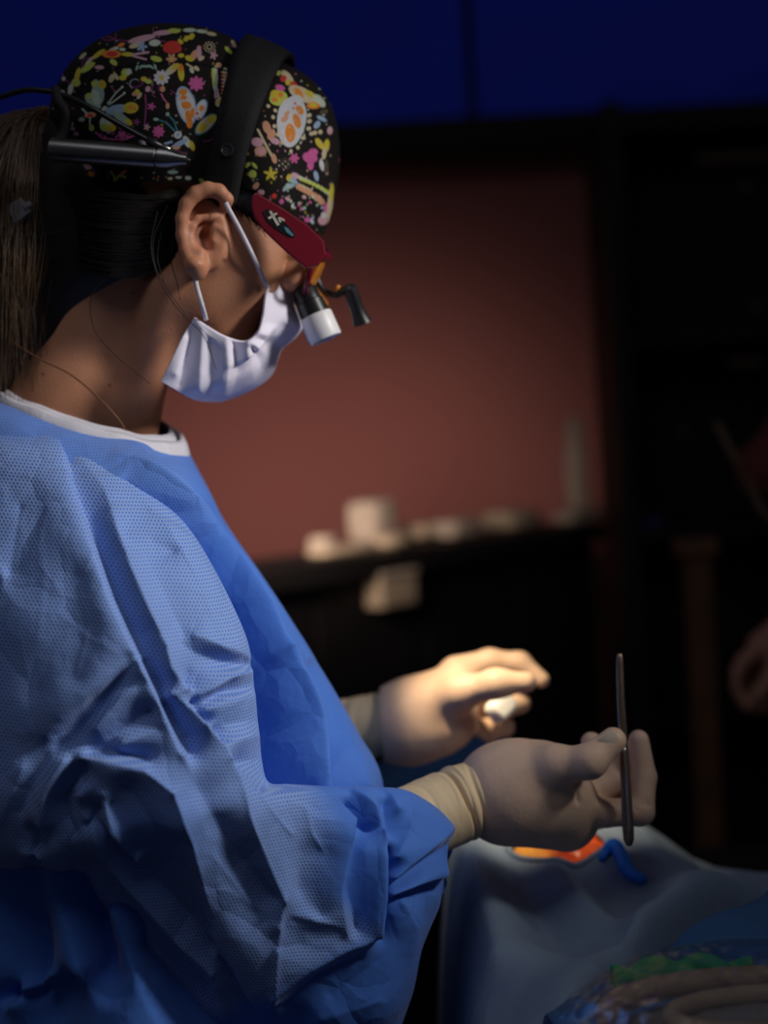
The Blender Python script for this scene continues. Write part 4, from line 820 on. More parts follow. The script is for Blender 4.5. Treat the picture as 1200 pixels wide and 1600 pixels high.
# neckband: a standing ribbon round the neckline
ring = torso_st[0]; a = np.linspace(0, 2 * np.pi, 160, endpoint=False)
def nb_ring(grow, lift, inset=0.0):
    mx, my = (ring[0] + ring[2]) / 2, (ring[1] + ring[3]) / 2; hx, hy = (ring[0] - ring[2]) / 2, (ring[1] - ring[3]) / 2; hn = math.hypot(hx, hy)
    k = 1 + grow / hn
    sgn = lambda v: np.sign(v) * np.abs(v) ** (2 / 2.25)
    wav = 1.5 * np.sin(a * 9) + 1.0 * np.sin(a * 14 + 1)
    return PA(mx + hx * k * sgn(np.cos(a)), my + hy * k * sgn(np.cos(a)) - lift + wav * 0.6 + 24 * (sgn(np.sin(a)) - 0.3), ring[4] - (ring[5] + grow / 2050) * sgn(np.sin(a)))
R_ = [nb_ring(5, -20), nb_ring(8, -12), nb_ring(5, -2), nb_ring(0, 7), nb_ring(-6, 12), nb_ring(-9, 6), nb_ring(-6, -6), nb_ring(-2, -18)]
V = np.vstack(R_); Q = grid_faces(len(R_), 160, True); nbm = mk('neckband', V, Q, M['band'], gown); tag(nbm, 'white knitted neckband of the gown')
R_ = [nb_ring(-10, -4), nb_ring(-16, 8), nb_ring(-24, 17), nb_ring(-28, 14), nb_ring(-20, 2)]
ub = mk('undershirt_collar', np.vstack(R_), grid_faces(len(R_), 160, True), M['band'], surg); tag(ub, 'white undershirt collar')

# ---- face mask
mk_top = [(303, 498), (330, 516), (355, 528), (383, 534), (404, 518), (412, 492), (417, 455), (427, 435), (437, 434), (455, 446)]
mk_cen = [(455, 446), (459, 470), (466, 492), (471, 512), (458, 530), (440, 545), (433, 562), (425, 584), (405, 602), (375, 617), (345, 627)]
mk_bot = [(252, 596), (280, 612), (310, 625), (345, 627)]
mk_sid = [(303, 498), (286, 525), (269, 560), (252, 596)]
nS, nT = 120, 130
s_ = np.linspace(0, 1, nS); t_ = np.linspace(0, 1, nT)
def sm1(pl, n): return polyarc(catmull(pl, 80), np.linspace(0, 1, n))
T0, C1, B1, S0 = sm1(mk_top, nS), sm1(mk_cen, nT), sm1(mk_bot, nS), sm1(mk_sid, nT)
Sg, Tg = np.meshgrid(s_, t_, indexing='ij')
XY = (1 - Tg)[..., None] * T0[:, None] + Tg[..., None] * B1[:, None] + (1 - Sg)[..., None] * S0[None] + Sg[..., None] * C1[None] \
     - ((1 - Sg) * (1 - Tg))[..., None] * T0[0] - (Sg * (1 - Tg))[..., None] * T0[-1] - ((1 - Sg) * Tg)[..., None] * B1[0] - (Sg * Tg)[..., None] * B1[-1]
w = 0.066 * np.clip(np.cos(Sg * np.pi / 2), 0, 1) ** (0.3 + 0.3 * Tg) + 0.004 * np.sin(Sg * np.pi)
w = w * (1 - 0.12 * Tg * Sg)
mfold = Folds([L(0, (230, 480), (230, 620), (300, 660), (420, 640), (500, 560)), L(0, (300, 470), (380, 500), (400, 430)),
               L([3, 4, 3], (310, 508), (350, 545), (345, 620)), L([5, 6, 5], (355, 530), (358, 570), (352, 618)), L([-5, -6, -3], (364, 535), (370, 580), (362, 615)), L([5, 6, 4], (388, 537), (392, 562), (396, 600)), L([-5, -6], (394, 545), (414, 582)), L([6, 6, 5], (394, 538), (412, 550), (425, 575)), L([-3, -4], (405, 530), (440, 540)), L([6, 5], (408, 522), (452, 528)), L([-3, -3], (415, 505), (450, 510)),
               L([3, 4], (290, 530), (275, 585)), L([-3, -4, -3], (300, 515), (290, 555), (280, 600)), L([4, 4], (316, 520), (312, 610)), L([-2, -3], (330, 530), (330, 615)), L([2, -2], (420, 460), (452, 470)), L([3, 3], (419, 470), (455, 482)), L([-5, -5], (455, 470), (455, 525)), L([4, 4], (448, 460), (448, 525))], 2.5)
h = (mfold(XY[..., 0], XY[..., 1]) + cusps(mfold.lines, XY[..., 0], XY[..., 1], 4.0, 0.35)) / 1900.0
Vn = PA(XY[..., 0], XY[..., 1], DH - w - h * np.clip((1 - Sg) * 3, 0, 1)); Vf = PA(XY[..., 0], XY[..., 1], DH + w)
V = np.concatenate([Vn, Vf[::-1][1:]], 0); nn = V.shape[0]
msk = empty('face_mask', P(345, 560, DH), 'white pleated surgical face mask over nose and chin of the surgeon', 'face mask')
mo = mk('mask_panel', V.reshape(-1, 3), grid_faces(nn, nT), M['mask'], msk)
sd = mo.modifiers.new('thick', 'SOLIDIFY'); sd.thickness = 0.0012; sd.offset = 0
hem = catmull([P(x, y, DH - ww) for x, y, ww in ((303, 498, .066), (330, 516, .067), (355, 529, .066), (383, 535, .062), (404, 519, .0575), (412, 492, .055), (417, 455, .052), (428, 435, .047), (437, 434, .043))], 60)
tube('hem', hem, 0.0014, M['mask'], msk, 8)
tube('ear_loop', catmull([P(418, 450, DH - 0.058), P(400, 410, 1.077), P(378, 365, 1.070), P(357, 326, 1.064), P(350, 312, 1.072), P(335, 305, 1.085)], 40), 0.0017, M['loop'], msk, 8, 0.6)
tube('ear_loop', catmull([P(322, 500, DH - 0.066), P(316, 478, 1.074), P(308, 450, 1.071), P(302, 425, 1.072), P(290, 395, 1.082)], 40), 0.0017, M['loop'], msk, 8, 0.6)

# ---- headlamp headband: strap over the cap, rod light, cable
hb = empty('headlamp_headband', P(330, 285, 1.07), 'black headlamp strap running over the flowered cap, with steel rod and cable', 'headband')
CB = P(376, 280, DH); td = (48 * RGT + 190 * UPV); td /= np.linalg.norm(td); wd = np.cross(SA, td)
al = np.radians(np.linspace(-24, 204, 150)); W_ = 0.0132
rows = []
for off_w, off_r in ((-1, 0.0005), (-1, 0.0035), (-0.5, 0.004), (0, 0.0042), (0.5, 0.004), (1, 0.0035), (1, 0.0005)):
    org = CB[None] + wd[None] * W_ * off_w * (0.9 + 0.35 * np.clip(np.sin(al), 0, 1))[:, None]
    dr = np.cos(al)[:, None] * SA + np.sin(al)[:, None] * td
    pts = np.vstack([cap_cast(dr[i:i + 1], org[i], off_r + 0.004 * max(0, math.sin(al[i])) ** 4) for i in range(len(al))]); rows.append(pts)
V = np.stack(rows, 1).reshape(-1, 3); st_ = mk('strap', V, grid_faces(len(al), len(rows)), M['black'], hb)
st_.modifiers.new('thick', 'SOLIDIFY').thickness = 0.0015
pv = P(354, 234, 1.058); lathe('rivet', pv + FWD * 0.004, pv - FWD * 0.01, [(0, 0.005), (0.003, 0.005), (0.0042, 0.0044), (0.0042, 0.0036), (0.0034, 0.003)], M['blackp'], hb, 24)
ra, rb = P(78, 233, 1.066), P(293, 250, 1.050); LN = float(np.linalg.norm(rb - ra))
rod = lathe('rod_housing', ra, rb, [(0, 0.006), (0.002, 0.0085), (LN * 0.78, 0.0082), (LN * 0.785, 0.0074), (LN * 0.795, 0.0074), (LN * 0.8, 0.0082), (LN * 0.87, 0.0078), (LN * 0.96, 0.0045), (LN, 0.004)], M['gun'], hb, 32)
tag(rod, 'dark steel rod housing')
tube('cable', catmull([P(-60, 175, 1.10), P(0, 152, 1.085), P(40, 141, 1.075), P(78, 143, 1.070), P(100, 149, 1.068), P(140, 167, 1.058), P(180, 190, 1.054), P(232, 219, 1.050), P(272, 238, 1.048), P(296, 252, 1.052)], 120), 0.0021, M['blackp'], hb, 10)
tube('cable_ferrule', [P(230, 218, 1.0496), P(250, 228, 1.049), P(266, 236, 1.048)], 0.0027, M['gun'], hb, 12)
tube('cable_clip', catmull([P(86, 140, 1.072), P(92, 160, 1.066), P(104, 178, 1.064), P(100, 205, 1.066), P(88, 222, 1.066)], 24), [0.004] * 24, M['black'], hb, 10)

# ---- loupes
lp = empty('surgical_loupes', P(500, 420, DH), 'surgical loupes with red temple arm, white-tipped lens barrels and small black lamp', 'loupes')
DT = 1.072
tmp = prism('temple_arm', [(393, 306), (400, 300), (440, 324), (482, 352), (506, 376), (509, 396), (497, 414), (478, 419), (450, 396), (412, 360), (397, 340), (392, 322)], DT - 0.004, DT + 0.002, M['red'], lp, 0.0012)
prism('temple_tip', [(358, 284), (370, 280), (396, 298), (398, 338), (372, 314), (360, 298)], DT - 0.0005, DT + 0.003, M['blackp'], lp, 0.0008)
em = prism('emblem', [(411, 331), (418, 326), (430, 332), (448, 350), (461, 366), (459, 371), (450, 369), (432, 358), (418, 346)], DT - 0.0045, DT - 0.0035, M['emblem'], tmp)
DZ = DT - 0.0049
tag(prism('emblem_letter', [(420, 330), (424, 329), (437, 351), (433, 353)], DZ, DZ + 0.0006, M['emblem_w'], em), 'cream X shaped letter stroke')
prism('emblem_letter', [(431, 332), (434, 334), (421, 343), (418, 340)], DZ, DZ + 0.0006, M['emblem_w'], em)
prism('emblem_letter', [(434, 340), (437, 339), (440, 347), (437, 348)], DZ, DZ + 0.0006, M['emblem_w'], em); prism('emblem_letter', [(437, 339), (444, 342), (445, 346), (442, 345), (438, 342)], DZ, DZ + 0.0006, M['emblem_w'], em)
prism('emblem_swoosh', [(443, 354), (449, 356), (459, 367), (456, 369), (448, 363)], DZ, DZ + 0.0006, M['emblem_t'], em)
prism('temple_arm', [(392, 306), (440, 324), (506, 376), (509, 396), (478, 419), (412, 360)], 2 * DH - DT - 0.002, 2 * DH - DT + 0.004, M['red'], lp, 0.0012)
# frame front: curved bar from near temple to far temple with two lens rims
fr = catmull([P(490, 400, DT), P(502, 398, 1.085), P(508, 402, 1.12), P(504, 410, DH), P(512, 400, 1.18), P(510, 396, 1.215), P(497, 398, 2 * DH - DT)], 60)
tube('frame_front', fr, 0.0036, M['red'], lp, 10)
for s in (-1, 1):
    cc = P(489, 428, DH + s * 0.033); ra_ = [cc + 0.022 * math.cos(t) * FWD + 0.017 * math.sin(t) * (0.35 * RGT + 0.94 * UPV) for t in np.linspace(0, 2 * np.pi, 40)]
    tube('lens_rim', ra_, 0.0022, M['red'], lp, 8)
    fd = P(507, 528, DH + s * 0.031) - P(472, 450, DH + s * 0.031); fd /= np.linalg.norm(fd)
    a0 = P(471 - 2 * s, 448, DH + s * 0.031)
    bar = lathe('lens_barrel', a0, a0 + fd, [(0, 0.0075), (0.004, 0.0095), (0.012, 0.0098), (0.013, 0.0108), (0.026, 0.0112), (0.0265, 0.0105), (0.03, 0.0105)], M['blackp'], lp)
    tag(lathe('barrel_cap', a0 + fd * 0.0235, a0 + fd, [(0, 0.0114), (0.0005, 0.0122), (0.002, 0.0126), (0.019, 0.0126), (0.0205, 0.012), (0.0205, 0.009), (0.018, 0.0085)], M['whitep'], bar), 'white lens cap')
    tube('nose_pad', [P(474, 444, DH + s * 0.012), P(468, 458, DH + s * 0.014), P(464, 470, DH + s * 0.016)], [0.0012, 0.0024, 0.002], M['blackp'], lp, 8)
prism('amber_shield', [(501, 398), (507, 402), (496, 428), (487, 444), (481, 441), (490, 424)], DH - 0.046, DH - 0.02, M['amber'], lp, 0.001)
prism('amber_filter', [(484, 440), (489, 440), (500, 456), (514, 474), (509, 478), (494, 462)], DH - 0.020, DH + 0.02, M['amber'], lp, 0.001)
for x, y, d_ in ((497, 421, 1.13), (482, 417, 1.122), (478, 432, 1.118)):
    q = P(x, y, d_); lathe('hinge_screw', q + FWD * 0.01, q - FWD * 0.004, [(0, 0.0022), (0.011, 0.0024), (0.013, 0.0018), (0.014, 0.0006)], M['steel'], lp, 16)
tube('hinge_link', [P(488, 424, 1.128), P(478, 440, 1.12), P(469, 458, 1.118)], [0.003, 0.0036, 0.0028], M['gun'], lp, 8)
tube('lamp_arm', catmull([P(493, 430, 1.14), P(500, 447, 1.14), P(510, 457, 1.14), P(526, 461, 1.14), P(540, 452, 1.14), P(548, 449, 1.14)], 30), 0.0027, M['blackp'], lp, 10)
tube('lamp_joint', [P(525, 449, 1.135), P(529, 452, 1.135)], 0.003, M['amber'], lp, 10)
la, lb = P(544, 446, 1.14), P(566, 505, 1.152); ld = (lb - la) / np.linalg.norm(lb - la)
lamp = lathe('head_lamp', la, lb, [(0, 0.0035), (0.002, 0.0056), (0.012, 0.0058), (0.018, 0.0052), (0.026, 0.0062), (0.0315, 0.0078), (0.0315, 0.006), (0.0300, 0.0055)], M['blackp'], lp)
spot('head_lamp_light', tuple(lb + ld * 0.004), tuple(P(795, 1150, 1.29)), 12.0, (1.0, 0.79, 0.5), math.radians(31), 1.0, 0.006)

# ---- gloved hands
def hand_grid(x0, y0, x1, y1, d0, d1, h):
    c = np.array([P(x, y, d) for x in (x0, x1) for y in (y0, y1) for d in (d0, d1)]); return Grid(c.min(0), c.max(0), h)
g = hand_grid(660, 1110, 1050, 1345, 1.055, 1.19, 0.00135)
g.cone(P(770, 1240, 1.115), P(800, 1236, 1.115), 0.0245, 0.0255, 0.01)
g.cone(P(800, 1232, 1.115), P(855, 1200, 1.105), 0.0262, 0.0185, 0.03)             # thumb side of the palm
g.cone(P(800, 1236, 1.117), P(885, 1250, 1.118), 0.0265, 0.0190, 0.03)
g.cone(P(800, 1246, 1.12), P(888, 1276, 1.128), 0.0255, 0.0205, 0.03)              # little finger side
g.cone(P(855, 1285, 1.13), P(885, 1295, 1.13), 0.012, 0.0115, 0.02)
g.chain([P(905, 1262, 1.115), P(945, 1270, 1.112), P(1000, 1268, 1.117), P(1006, 1214, 1.126), P(998, 1156, 1.128)], [0.0135, 0.0108, 0.0108, 0.0096, 0.0078], 0.003)   # index
g.chain([P(893, 1254, 1.128), P(962, 1222, 1.134), P(948, 1178, 1.144), P(924, 1160, 1.142)], [0.013, 0.0105, 0.0095, 0.0082], 0.003)                              # middle
g.chain([P(898, 1272, 1.135), P(985, 1262, 1.142), P(1001, 1210, 1.152), P(985, 1172, 1.152)], [0.0125, 0.0100, 0.0092, 0.0078], 0.003)
g.chain([P(890, 1285, 1.145), P(955, 1272, 1.158), P(970, 1228, 1.165), P(955, 1198, 1.162)], [0.0115, 0.009, 0.0082, 0.0072], 0.003)
g.chain([P(812, 1215, 1.105), P(868, 1196, 1.090), P(921, 1190, 1.079), P(958, 1157, 1.083)], [0.018, 0.0140, 0.0116, 0.0098], 0.008)                               # thumb
for x, y, x2, y2, d_ in ((898, 1222, 902, 1252, 1.094),):
    g.cone(P(x, y, d_), P(x2, y2, d_), 0.0012, 0.0012, 0.003, 'd')
for k, (x, y) in enumerate(((990, 1252), (1000, 1246), (1010, 1250))):
    g.cone(P(x, y + 2, 1.1055 + 0.002 * k), P(x + 4, y + 14, 1.1065 + 0.002 * k), 0.0009, 0.0006, 0.002, 'd')
for x, tw_, r_ in ((794, -8, 0.0024), (803, -10, 0.0018)):
    q = [P(x + tw_ * t * 0.5 + 3 * math.sin(t * 3), 1236 + 52 * t, 1.1165 - 0.0285 * math.cos(t * 1.25) ) for t in np.linspace(-1, 1, 9)]
    for a_, b__ in zip(q[:-1], q[1:]): g.cone(a_, b__, r_, r_, 0.002, 'd')
V, Q = g.mesh(2); px, py, dd = proj(V)
gl = mk('glove', V, Q, M['glove'], surg); tag(gl, 'near beige latex glove gripping the upright instrument')
nl = P(952, 1157, 1.0735)
mk('thumb_nail', *(lambda n, m: (np.vstack([nl + 0.0062 * r * (math.cos(a) * (0.75 * RGT + 0.6 * UPV) * 1.15 + math.sin(a) * (-0.6 * RGT + 0.75 * UPV)) - FWD * 0.0011 * (1 - r * r) for r in np.linspace(0.02, 1, n) for a in np.linspace(0, 2 * np.pi, m, endpoint=False)]), grid_faces(n, m, True)[:, ::-1]))(8, 28), M['nail'], gl)
def cuff(name, path, rad, m, nring, seed, label, amp=0.002, depthk=1.0):
    rs = np.random.RandomState(seed); n, k = 120, 72; pt = catmull(path, n); r = np.interp(np.linspace(0, 1, n), np.linspace(0, 1, len(rad)), rad)
    T = np.gradient(pt, axis=0); T /= np.linalg.norm(T, axis=1)[:, None]; B = np.tile(FWD, (n, 1)); B -= T * (B * T).sum(1)[:, None]; B /= np.linalg.norm(B, axis=1)[:, None]; U = np.cross(B, T)
    a = np.linspace(0, 2 * np.pi, k, endpoint=False); t = np.linspace(0, 1, n)[:, None]; off = np.zeros((n, k))
    for q in range(nring):
        t0 = rs.uniform(0.05, 0.97); wv = 0.025 * np.sin(a + rs.uniform(0, 6)) + 0.012 * np.sin(3 * a + rs.uniform(0, 6)); s = rs.uniform(0.008, 0.022); off += rs.uniform(-1.3, 0.8) * np.exp(-((t - t0 - wv[None]) / s) ** 2) * (0.5 + 0.5 * np.sin(a + rs.uniform(0, 6)))[None]
    rr = r[:, None] + amp * off
    V = pt[:, None] + rr[..., None] * (np.cos(a)[None, :, None] * U[:, None] + depthk * np.sin(a)[None, :, None] * B[:, None])
    return tag(mk(name, V.reshape(-1, 3), grid_faces(n, k, True), m, surg), label)
cuff('glove_cuff', [P(560, 1330, 1.06), P(640, 1290, 1.085), P(715, 1258, 1.105), P(784, 1237, 1.115)], [0.029, 0.0285, 0.0285, 0.0288], M['cuff'], 20, 3, 'wrinkled beige cuff of the near glove')
# nail, instrument
ins = empty('surgical_instrument', P(981, 1325, 1.098), 'slim dark steel instrument held upright in the near gloved hand', 'instrument')
pa = [P(968, 1021, 1.112), P(970, 1090, 1.106), P(974, 1160, 1.1015), P(979, 1250, 1.096), P(983, 1322, 1.094)]
V, Fq = tube_geo(catmull(pa, 60), np.interp(np.linspace(0, 1, 60), [0, 0.04, 0.3, 0.55, 0.9, 0.97, 1], [0.0018, 0.0026, 0.003, 0.0036, 0.0044, 0.0040, 0.002]), 14, True, 0.5)
mk('handle', V, Fq, M['inst'], ins)
V, Fq = tube_geo(catmull([p - FWD * 0.0022 + RGT * 0.0004 for p in (P(974, 1165, 1.1015), P(979, 1250, 1.096), P(982, 1300, 1.0945))], 20), 0.0009, 8); mk('ridge', V, Fq, M['steel'], ins)

g = hand_grid(600, 995, 880, 1200, 1.225, 1.375, 0.00145)
g.cone(P(605, 1137, 1.31), P(640, 1126, 1.31), 0.0255, 0.0255, 0.01)
g.cone(P(640, 1120, 1.31), P(715, 1062, 1.315), 0.0265, 0.018, 0.03)
g.cone(P(640, 1128, 1.305), P(708, 1118, 1.30), 0.026, 0.0195, 0.03)
g.cone(P(650, 1140, 1.30), P(692, 1138, 1.295), 0.018, 0.0150, 0.03)
g.chain([P(712, 1050, 1.32), P(765, 1033, 1.325), P(812, 1036, 1.325), P(846, 1062, 1.318)], [0.0145, 0.0106, 0.0096, 0.0074], 0.006)       # index
g.chain([P(655, 1110, 1.30), P(718, 1082, 1.272), P(775, 1068, 1.256), P(822, 1066, 1.254)], [0.020, 0.0140, 0.0108, 0.0088], 0.012)        # thumb
g.chain([P(716, 1062, 1.335), P(785, 1062, 1.345), P(812, 1098, 1.338), P(786, 1110, 1.318)], [0.0135, 0.010, 0.0094, 0.0080], 0.003)
g.chain([P(712, 1085, 1.338), P(778, 1108, 1.352), P(788, 1136, 1.338), P(762, 1136, 1.315)], [0.013, 0.0100, 0.0090, 0.0082], 0.003)
g.chain([P(700, 1110, 1.335), P(752, 1136, 1.345), P(766, 1146, 1.328), P(742, 1131, 1.302)], [0.012, 0.0090, 0.0084, 0.0078], 0.003)
V, Q = g.mesh(2); gl2 = mk('glove', V, Q, M['glove'], surg); tag(gl2, 'far beige latex glove lit by the head lamp')
cuff('glove_cuff', [P(500, 1150, 1.325), P(540, 1142, 1.32), P(590, 1132, 1.312), P(630, 1126, 1.31)], [0.030, 0.0284, 0.0278, 0.0272], M['cuff'], 14, 8, 'wrinkled beige cuff of the far glove')
sw = crumple('gauze_swab', 600, 0, (0.030, 0.016, 0.019), M['swab'], 'small bright white swab pinched in the fingers of the far glove', 'swab', n=12, amp=0.12, seed=21)
me = sw.data; co = np.empty(len(me.vertices) * 3, np.float32); me.vertices.foreach_get('co', co); co = co.reshape(-1, 3); co -= co.mean(0)
th_ = math.radians(30); co = np.stack([co[:, 0] * math.cos(th_) - co[:, 2] * math.sin(th_), co[:, 1], co[:, 0] * math.sin(th_) + co[:, 2] * math.cos(th_)], -1) + P(783, 1105, 1.300)
me.vertices.foreach_set('co', co.astype(np.float32).ravel()); me.update()

# ================================================================== OPERATING TABLE
sm_ = lambda t: np.clip(t, 0, 1) ** 2 * (3 - 2 * np.clip(t, 0, 1))
nx, ny = 210, 200; YC = 1.30
xg = np.linspace(0.02, 0.85, nx); yg = np.linspace(0.80, 1.62, ny); X, Y = np.meshgrid(xg, yg, indexing='ij')
crest = np.array([at_y(px, py, YC) for px, py in ((560, 1290), (640, 1300), (720, 1288), (800, 1282), (900, 1276), (960, 1278), (1005, 1290), (1050, 1320), (1090, 1350), (1130, 1366), (1200, 1374), (1400, 1376), (1800, 1380), (2200, 1400))])
CZ = np.interp(X, crest[:, 0], crest[:, 2])
base = 0.838
def ground(px, py, z=0.85):
    r = P(px, py, 1.0) - CAM; p = CAM + r * ((z - CAMZ) / r[2]); return p[0], p[1]
Z = base + (CZ - base) * sm_((Y - 0.98) / (YC - 0.98)) - 0.9 * np.clip(Y - YC - 0.02, 0, 1) ** 1.3
def plines(lines):
    out = []
    for h, *pts in lines: out.append({'h': h, 'p': [tuple(np.array(ground(*q)) * 1000) for q in pts]})
    return out
dfl = plines([(0, (500, 1300), (900, 1290), (1400, 1300)), (0, (1500, 1400), (1500, 1700)), (0, (600, 1750), (1400, 1750)),
              ([4, 9, 6], (740, 1330), (745, 1420), (765, 1500)), ([-6, -8], (715, 1400), (760, 1560)), ([6, 8, 4], (860, 1370), (890, 1420), (960, 1460)), ([-6, -7, -4], (800, 1370), (840, 1420), (880, 1480)), ([7, 6], (960, 1390), (1050, 1400)), ([-5, -5], (900, 1395), (990, 1440)), ([5, 6, 5], (820, 1480), (900, 1510), (980, 1480)),
              ([12, 13, 12, 10], (985, 1486), (1050, 1452), (1120, 1418), (1200, 1384)), ([-16, -20, -18, -12], (1000, 1500), (1060, 1474), (1130, 1436), (1210, 1396)), ([8, 9, 8], (1060, 1515), (1130, 1480), (1210, 1440)), ([5, 5], (1000, 1370), (1120, 1378)), ([-6, -10, -8], (930, 1560), (965, 1525), (1000, 1500)), ([6, 7], (880, 1570), (950, 1520)), ([-5, -5], (700, 1500), (740, 1600)), ([6, 6], (670, 1480), (690, 1600))])
df = Folds(dfl, 2.5, 6)
Z += (df(X * 1000, Y * 1000) * 1.7 + cusps(dfl, X * 1000, Y * 1000, 12.0, 0.5)) / 1000.0 * np.clip((YC + 0.02 - Y) / 0.1, 0, 1) * (1 - np.exp(-((X - P(872, 1330, 1.22)[0]) / 0.085) ** 2 - ((Y - 1.24) / 0.09) ** 2))
def zdrape(x, y):
    fx = np.clip((np.asarray(x, float) - xg[0]) / (xg[1] - xg[0]), 0, nx - 1.001); fy = np.clip((np.asarray(y, float) - yg[0]) / (yg[1] - yg[0]), 0, ny - 1.001)
    i = fx.astype(int); j = fy.astype(int); u = fx - i; v = fy - j
    return Z[i, j] * (1 - u) * (1 - v) + Z[i + 1, j] * u * (1 - v) + Z[i, j + 1] * (1 - u) * v + Z[i + 1, j + 1] * u * v
def hit(px, py):
    ys = np.linspace(0.82, 1.4, 600); r = P(px, py, 1.0) - CAM; q = CAM + r[None] * (ys / r[1])[:, None]; w = np.where(q[:, 2] <= zdrape(q[:, 0], q[:, 1]))[0]
    return q[w[0]] if len(w) else q[-1]
on = lambda px, py, z=0: hit(px, py)[:2]
# opening in the drape
hl, hr, hb_, hm = hit(797, 1305), hit(950, 1325), hit(880, 1351), hit(880, 1330)
ox = (hl[0] + hr[0]) / 2; oy = hb_[1] + 0.045; RX, RY = (hr[0] - hl[0]) / 2, 0.045
rr = np.sqrt(((X - ox) / RX) ** 2 + ((Y - oy) / RY) ** 2); ang = np.arctan2(Y - oy, X - ox); rr *= 1 + 0.05 * np.sin(3 * ang + 1) + 0.03 * np.sin(5 * ang)
Z0 = Z.copy()
Z += 0.002 * np.exp(-((rr - 1.1) / 0.15) ** 2)
Z -= np.clip((0.05 - X) / 0.03, 0, 1) ** 2 * 0.25
Z -= np.clip((0.84 - Y) / 0.04, 0, 1) ** 2 * 0.2
V = np.stack([X, Y, Z], -1).reshape(-1, 3); Q = grid_faces(nx, ny)
keep = (rr.reshape(-1) > 1.0)[Q].all(1)
drp = empty('operating_drape', (0.42, 1.25, 0), 'rumpled grey-blue surgical drapes covering the patient with an opening over the wound', 'surgical drape')
nf = Q[keep][:, ::-1] if vnormals(V, Q)[:, 2].mean() < 0 else Q[keep]
d_ = mk('drape_sheet', V, nf, M['drape'], drp); d_.modifiers.new('thick', 'SOLIDIFY').thickness = 0.0015
xb = np.linspace(-0.06, 0.36, 90); yb = np.linspace(1.37, 1.62, 50); Xb, Yb = np.meshgrid(xb, yb, indexing='ij')
cb = np.array([at_y(px, py, 1.48) for px, py in ((480, 1260), (560, 1215), (620, 1178), (680, 1158), (745, 1149), (790, 1158), (830, 1190), (880, 1260), (960, 1330), (1100, 1400))])
Zb = np.interp(Xb, cb[:, 0], cb[:, 2]) - 1.6 * np.abs(Yb - 1.48) ** 1.5 - 0.6 * np.clip(np.abs(Yb - 1.48) - 0.06, 0, 1) + 0.003 * np.sin(Xb * 60 + Yb * 30)
mk('drape_sheet', np.stack([Xb, Yb, Zb], -1).reshape(-1, 3), grid_faces(90, 50), M['drape2'], drp).modifiers.new('thick', 'SOLIDIFY').thickness = 0.0015
# a second, bluer sheet laid over the near right corner
eb = np.array([hit(px, py) for px, py in zip(np.linspace(850, 1420, 60), np.interp(np.linspace(850, 1420, 60), [850, 1000, 1060, 1130, 1210, 1420], [1612, 1503, 1474, 1438, 1400, 1372]))])
for _ in range(4): eb[1:-1] = (eb[:-2] + eb[1:-1] * 2 + eb[2:]) / 4
vs_ = np.concatenate([np.linspace(0, 0.08, 10), np.linspace(0.1, 1, 40)])
So = []
for v in vs_:
    x = eb[:, 0] + 0.03 * v; y = eb[:, 1] * (1 - v) + 0.83 * v; z = zdrape(x, y) + 0.016 * math.sqrt(min(v / 0.07, 1)) - 0.002 + 0.003 * np.sin(x * 50 + y * 35) * min(1, v * 4); So.append(np.stack([x, y, z], -1))
So = np.stack(So, 0); o2 = mk('drape_sheet', So.reshape(-1, 3), grid_faces(len(vs_), 60), M['drape2'], drp); o2.modifiers.new('thick', 'SOLIDIFY').thickness = 0.002
ta = np.linspace(0, 2 * np.pi, 91); rk_ = 1.02 / (1 + 0.05 * np.sin(3 * ta + 1) + 0.03 * np.sin(5 * ta))
# polar angle of the contour is measured in world plan, so convert it
cx_, cy_ = np.cos(ta), np.sin(ta); rad_ = rk_ / np.sqrt((cx_ / RX) ** 2 + (cy_ / RY) ** 2)
rim = np.stack([ox + rad_ * cx_, oy + rad_ * cy_], -1); rim = np.column_stack([rim, zdrape(rim[:, 0], rim[:, 1]) + 0.001]); tube('opening_hem', rim, 0.0026, M['drape'], drp, 8)
# sheet skirts hanging to the floor on the two near sides
def skirt(name, pts, z1, parent):
    pts = np.asarray(pts); n = len(pts); k = 24; a = np.linspace(0, 1, k)
    d2 = np.gradient(pts[:, :2], axis=0); nn_ = np.stack([d2[:, 1], -d2[:, 0]], -1); nn_ /= np.linalg.norm(nn_, axis=1)[:, None]
    V = np.zeros((n, k, 3)); s = np.cumsum(np.concatenate([[0], np.linalg.norm(np.diff(pts[:, :2], axis=0), axis=1)]))
    for j, t in enumerate(a):
        w = 0.015 * np.sin(s * 42) * t + 0.01 * np.sin(s * 77 + 1) * t
        V[:, j, :2] = pts[:, :2] + nn_ * (w + 0.01 * t)[:, None]; V[:, j, 2] = pts[:, 2] * (1 - t) + z1 * t
    return mk(name, V.reshape(-1, 3), grid_faces(n, k), M['drape2'], parent)
Zv = V.reshape(nx, ny, 3); skirt('drape_skirt', Zv[0, ::-1], 0.1, drp); skirt('drape_skirt', Zv[:, 0], 0.1, drp)
box('table_top', (0.44, 1.28, 0.70), (0.7, 0.8, 0.08), M['dark'], drp); box('pedestal', (0.44, 1.28, 0.36), (0.3, 0.4, 0.62), M['dark'], drp); box('table_base', (0.44, 1.28, 0.03), (0.5, 0.6, 0.06), M['dark'], drp)
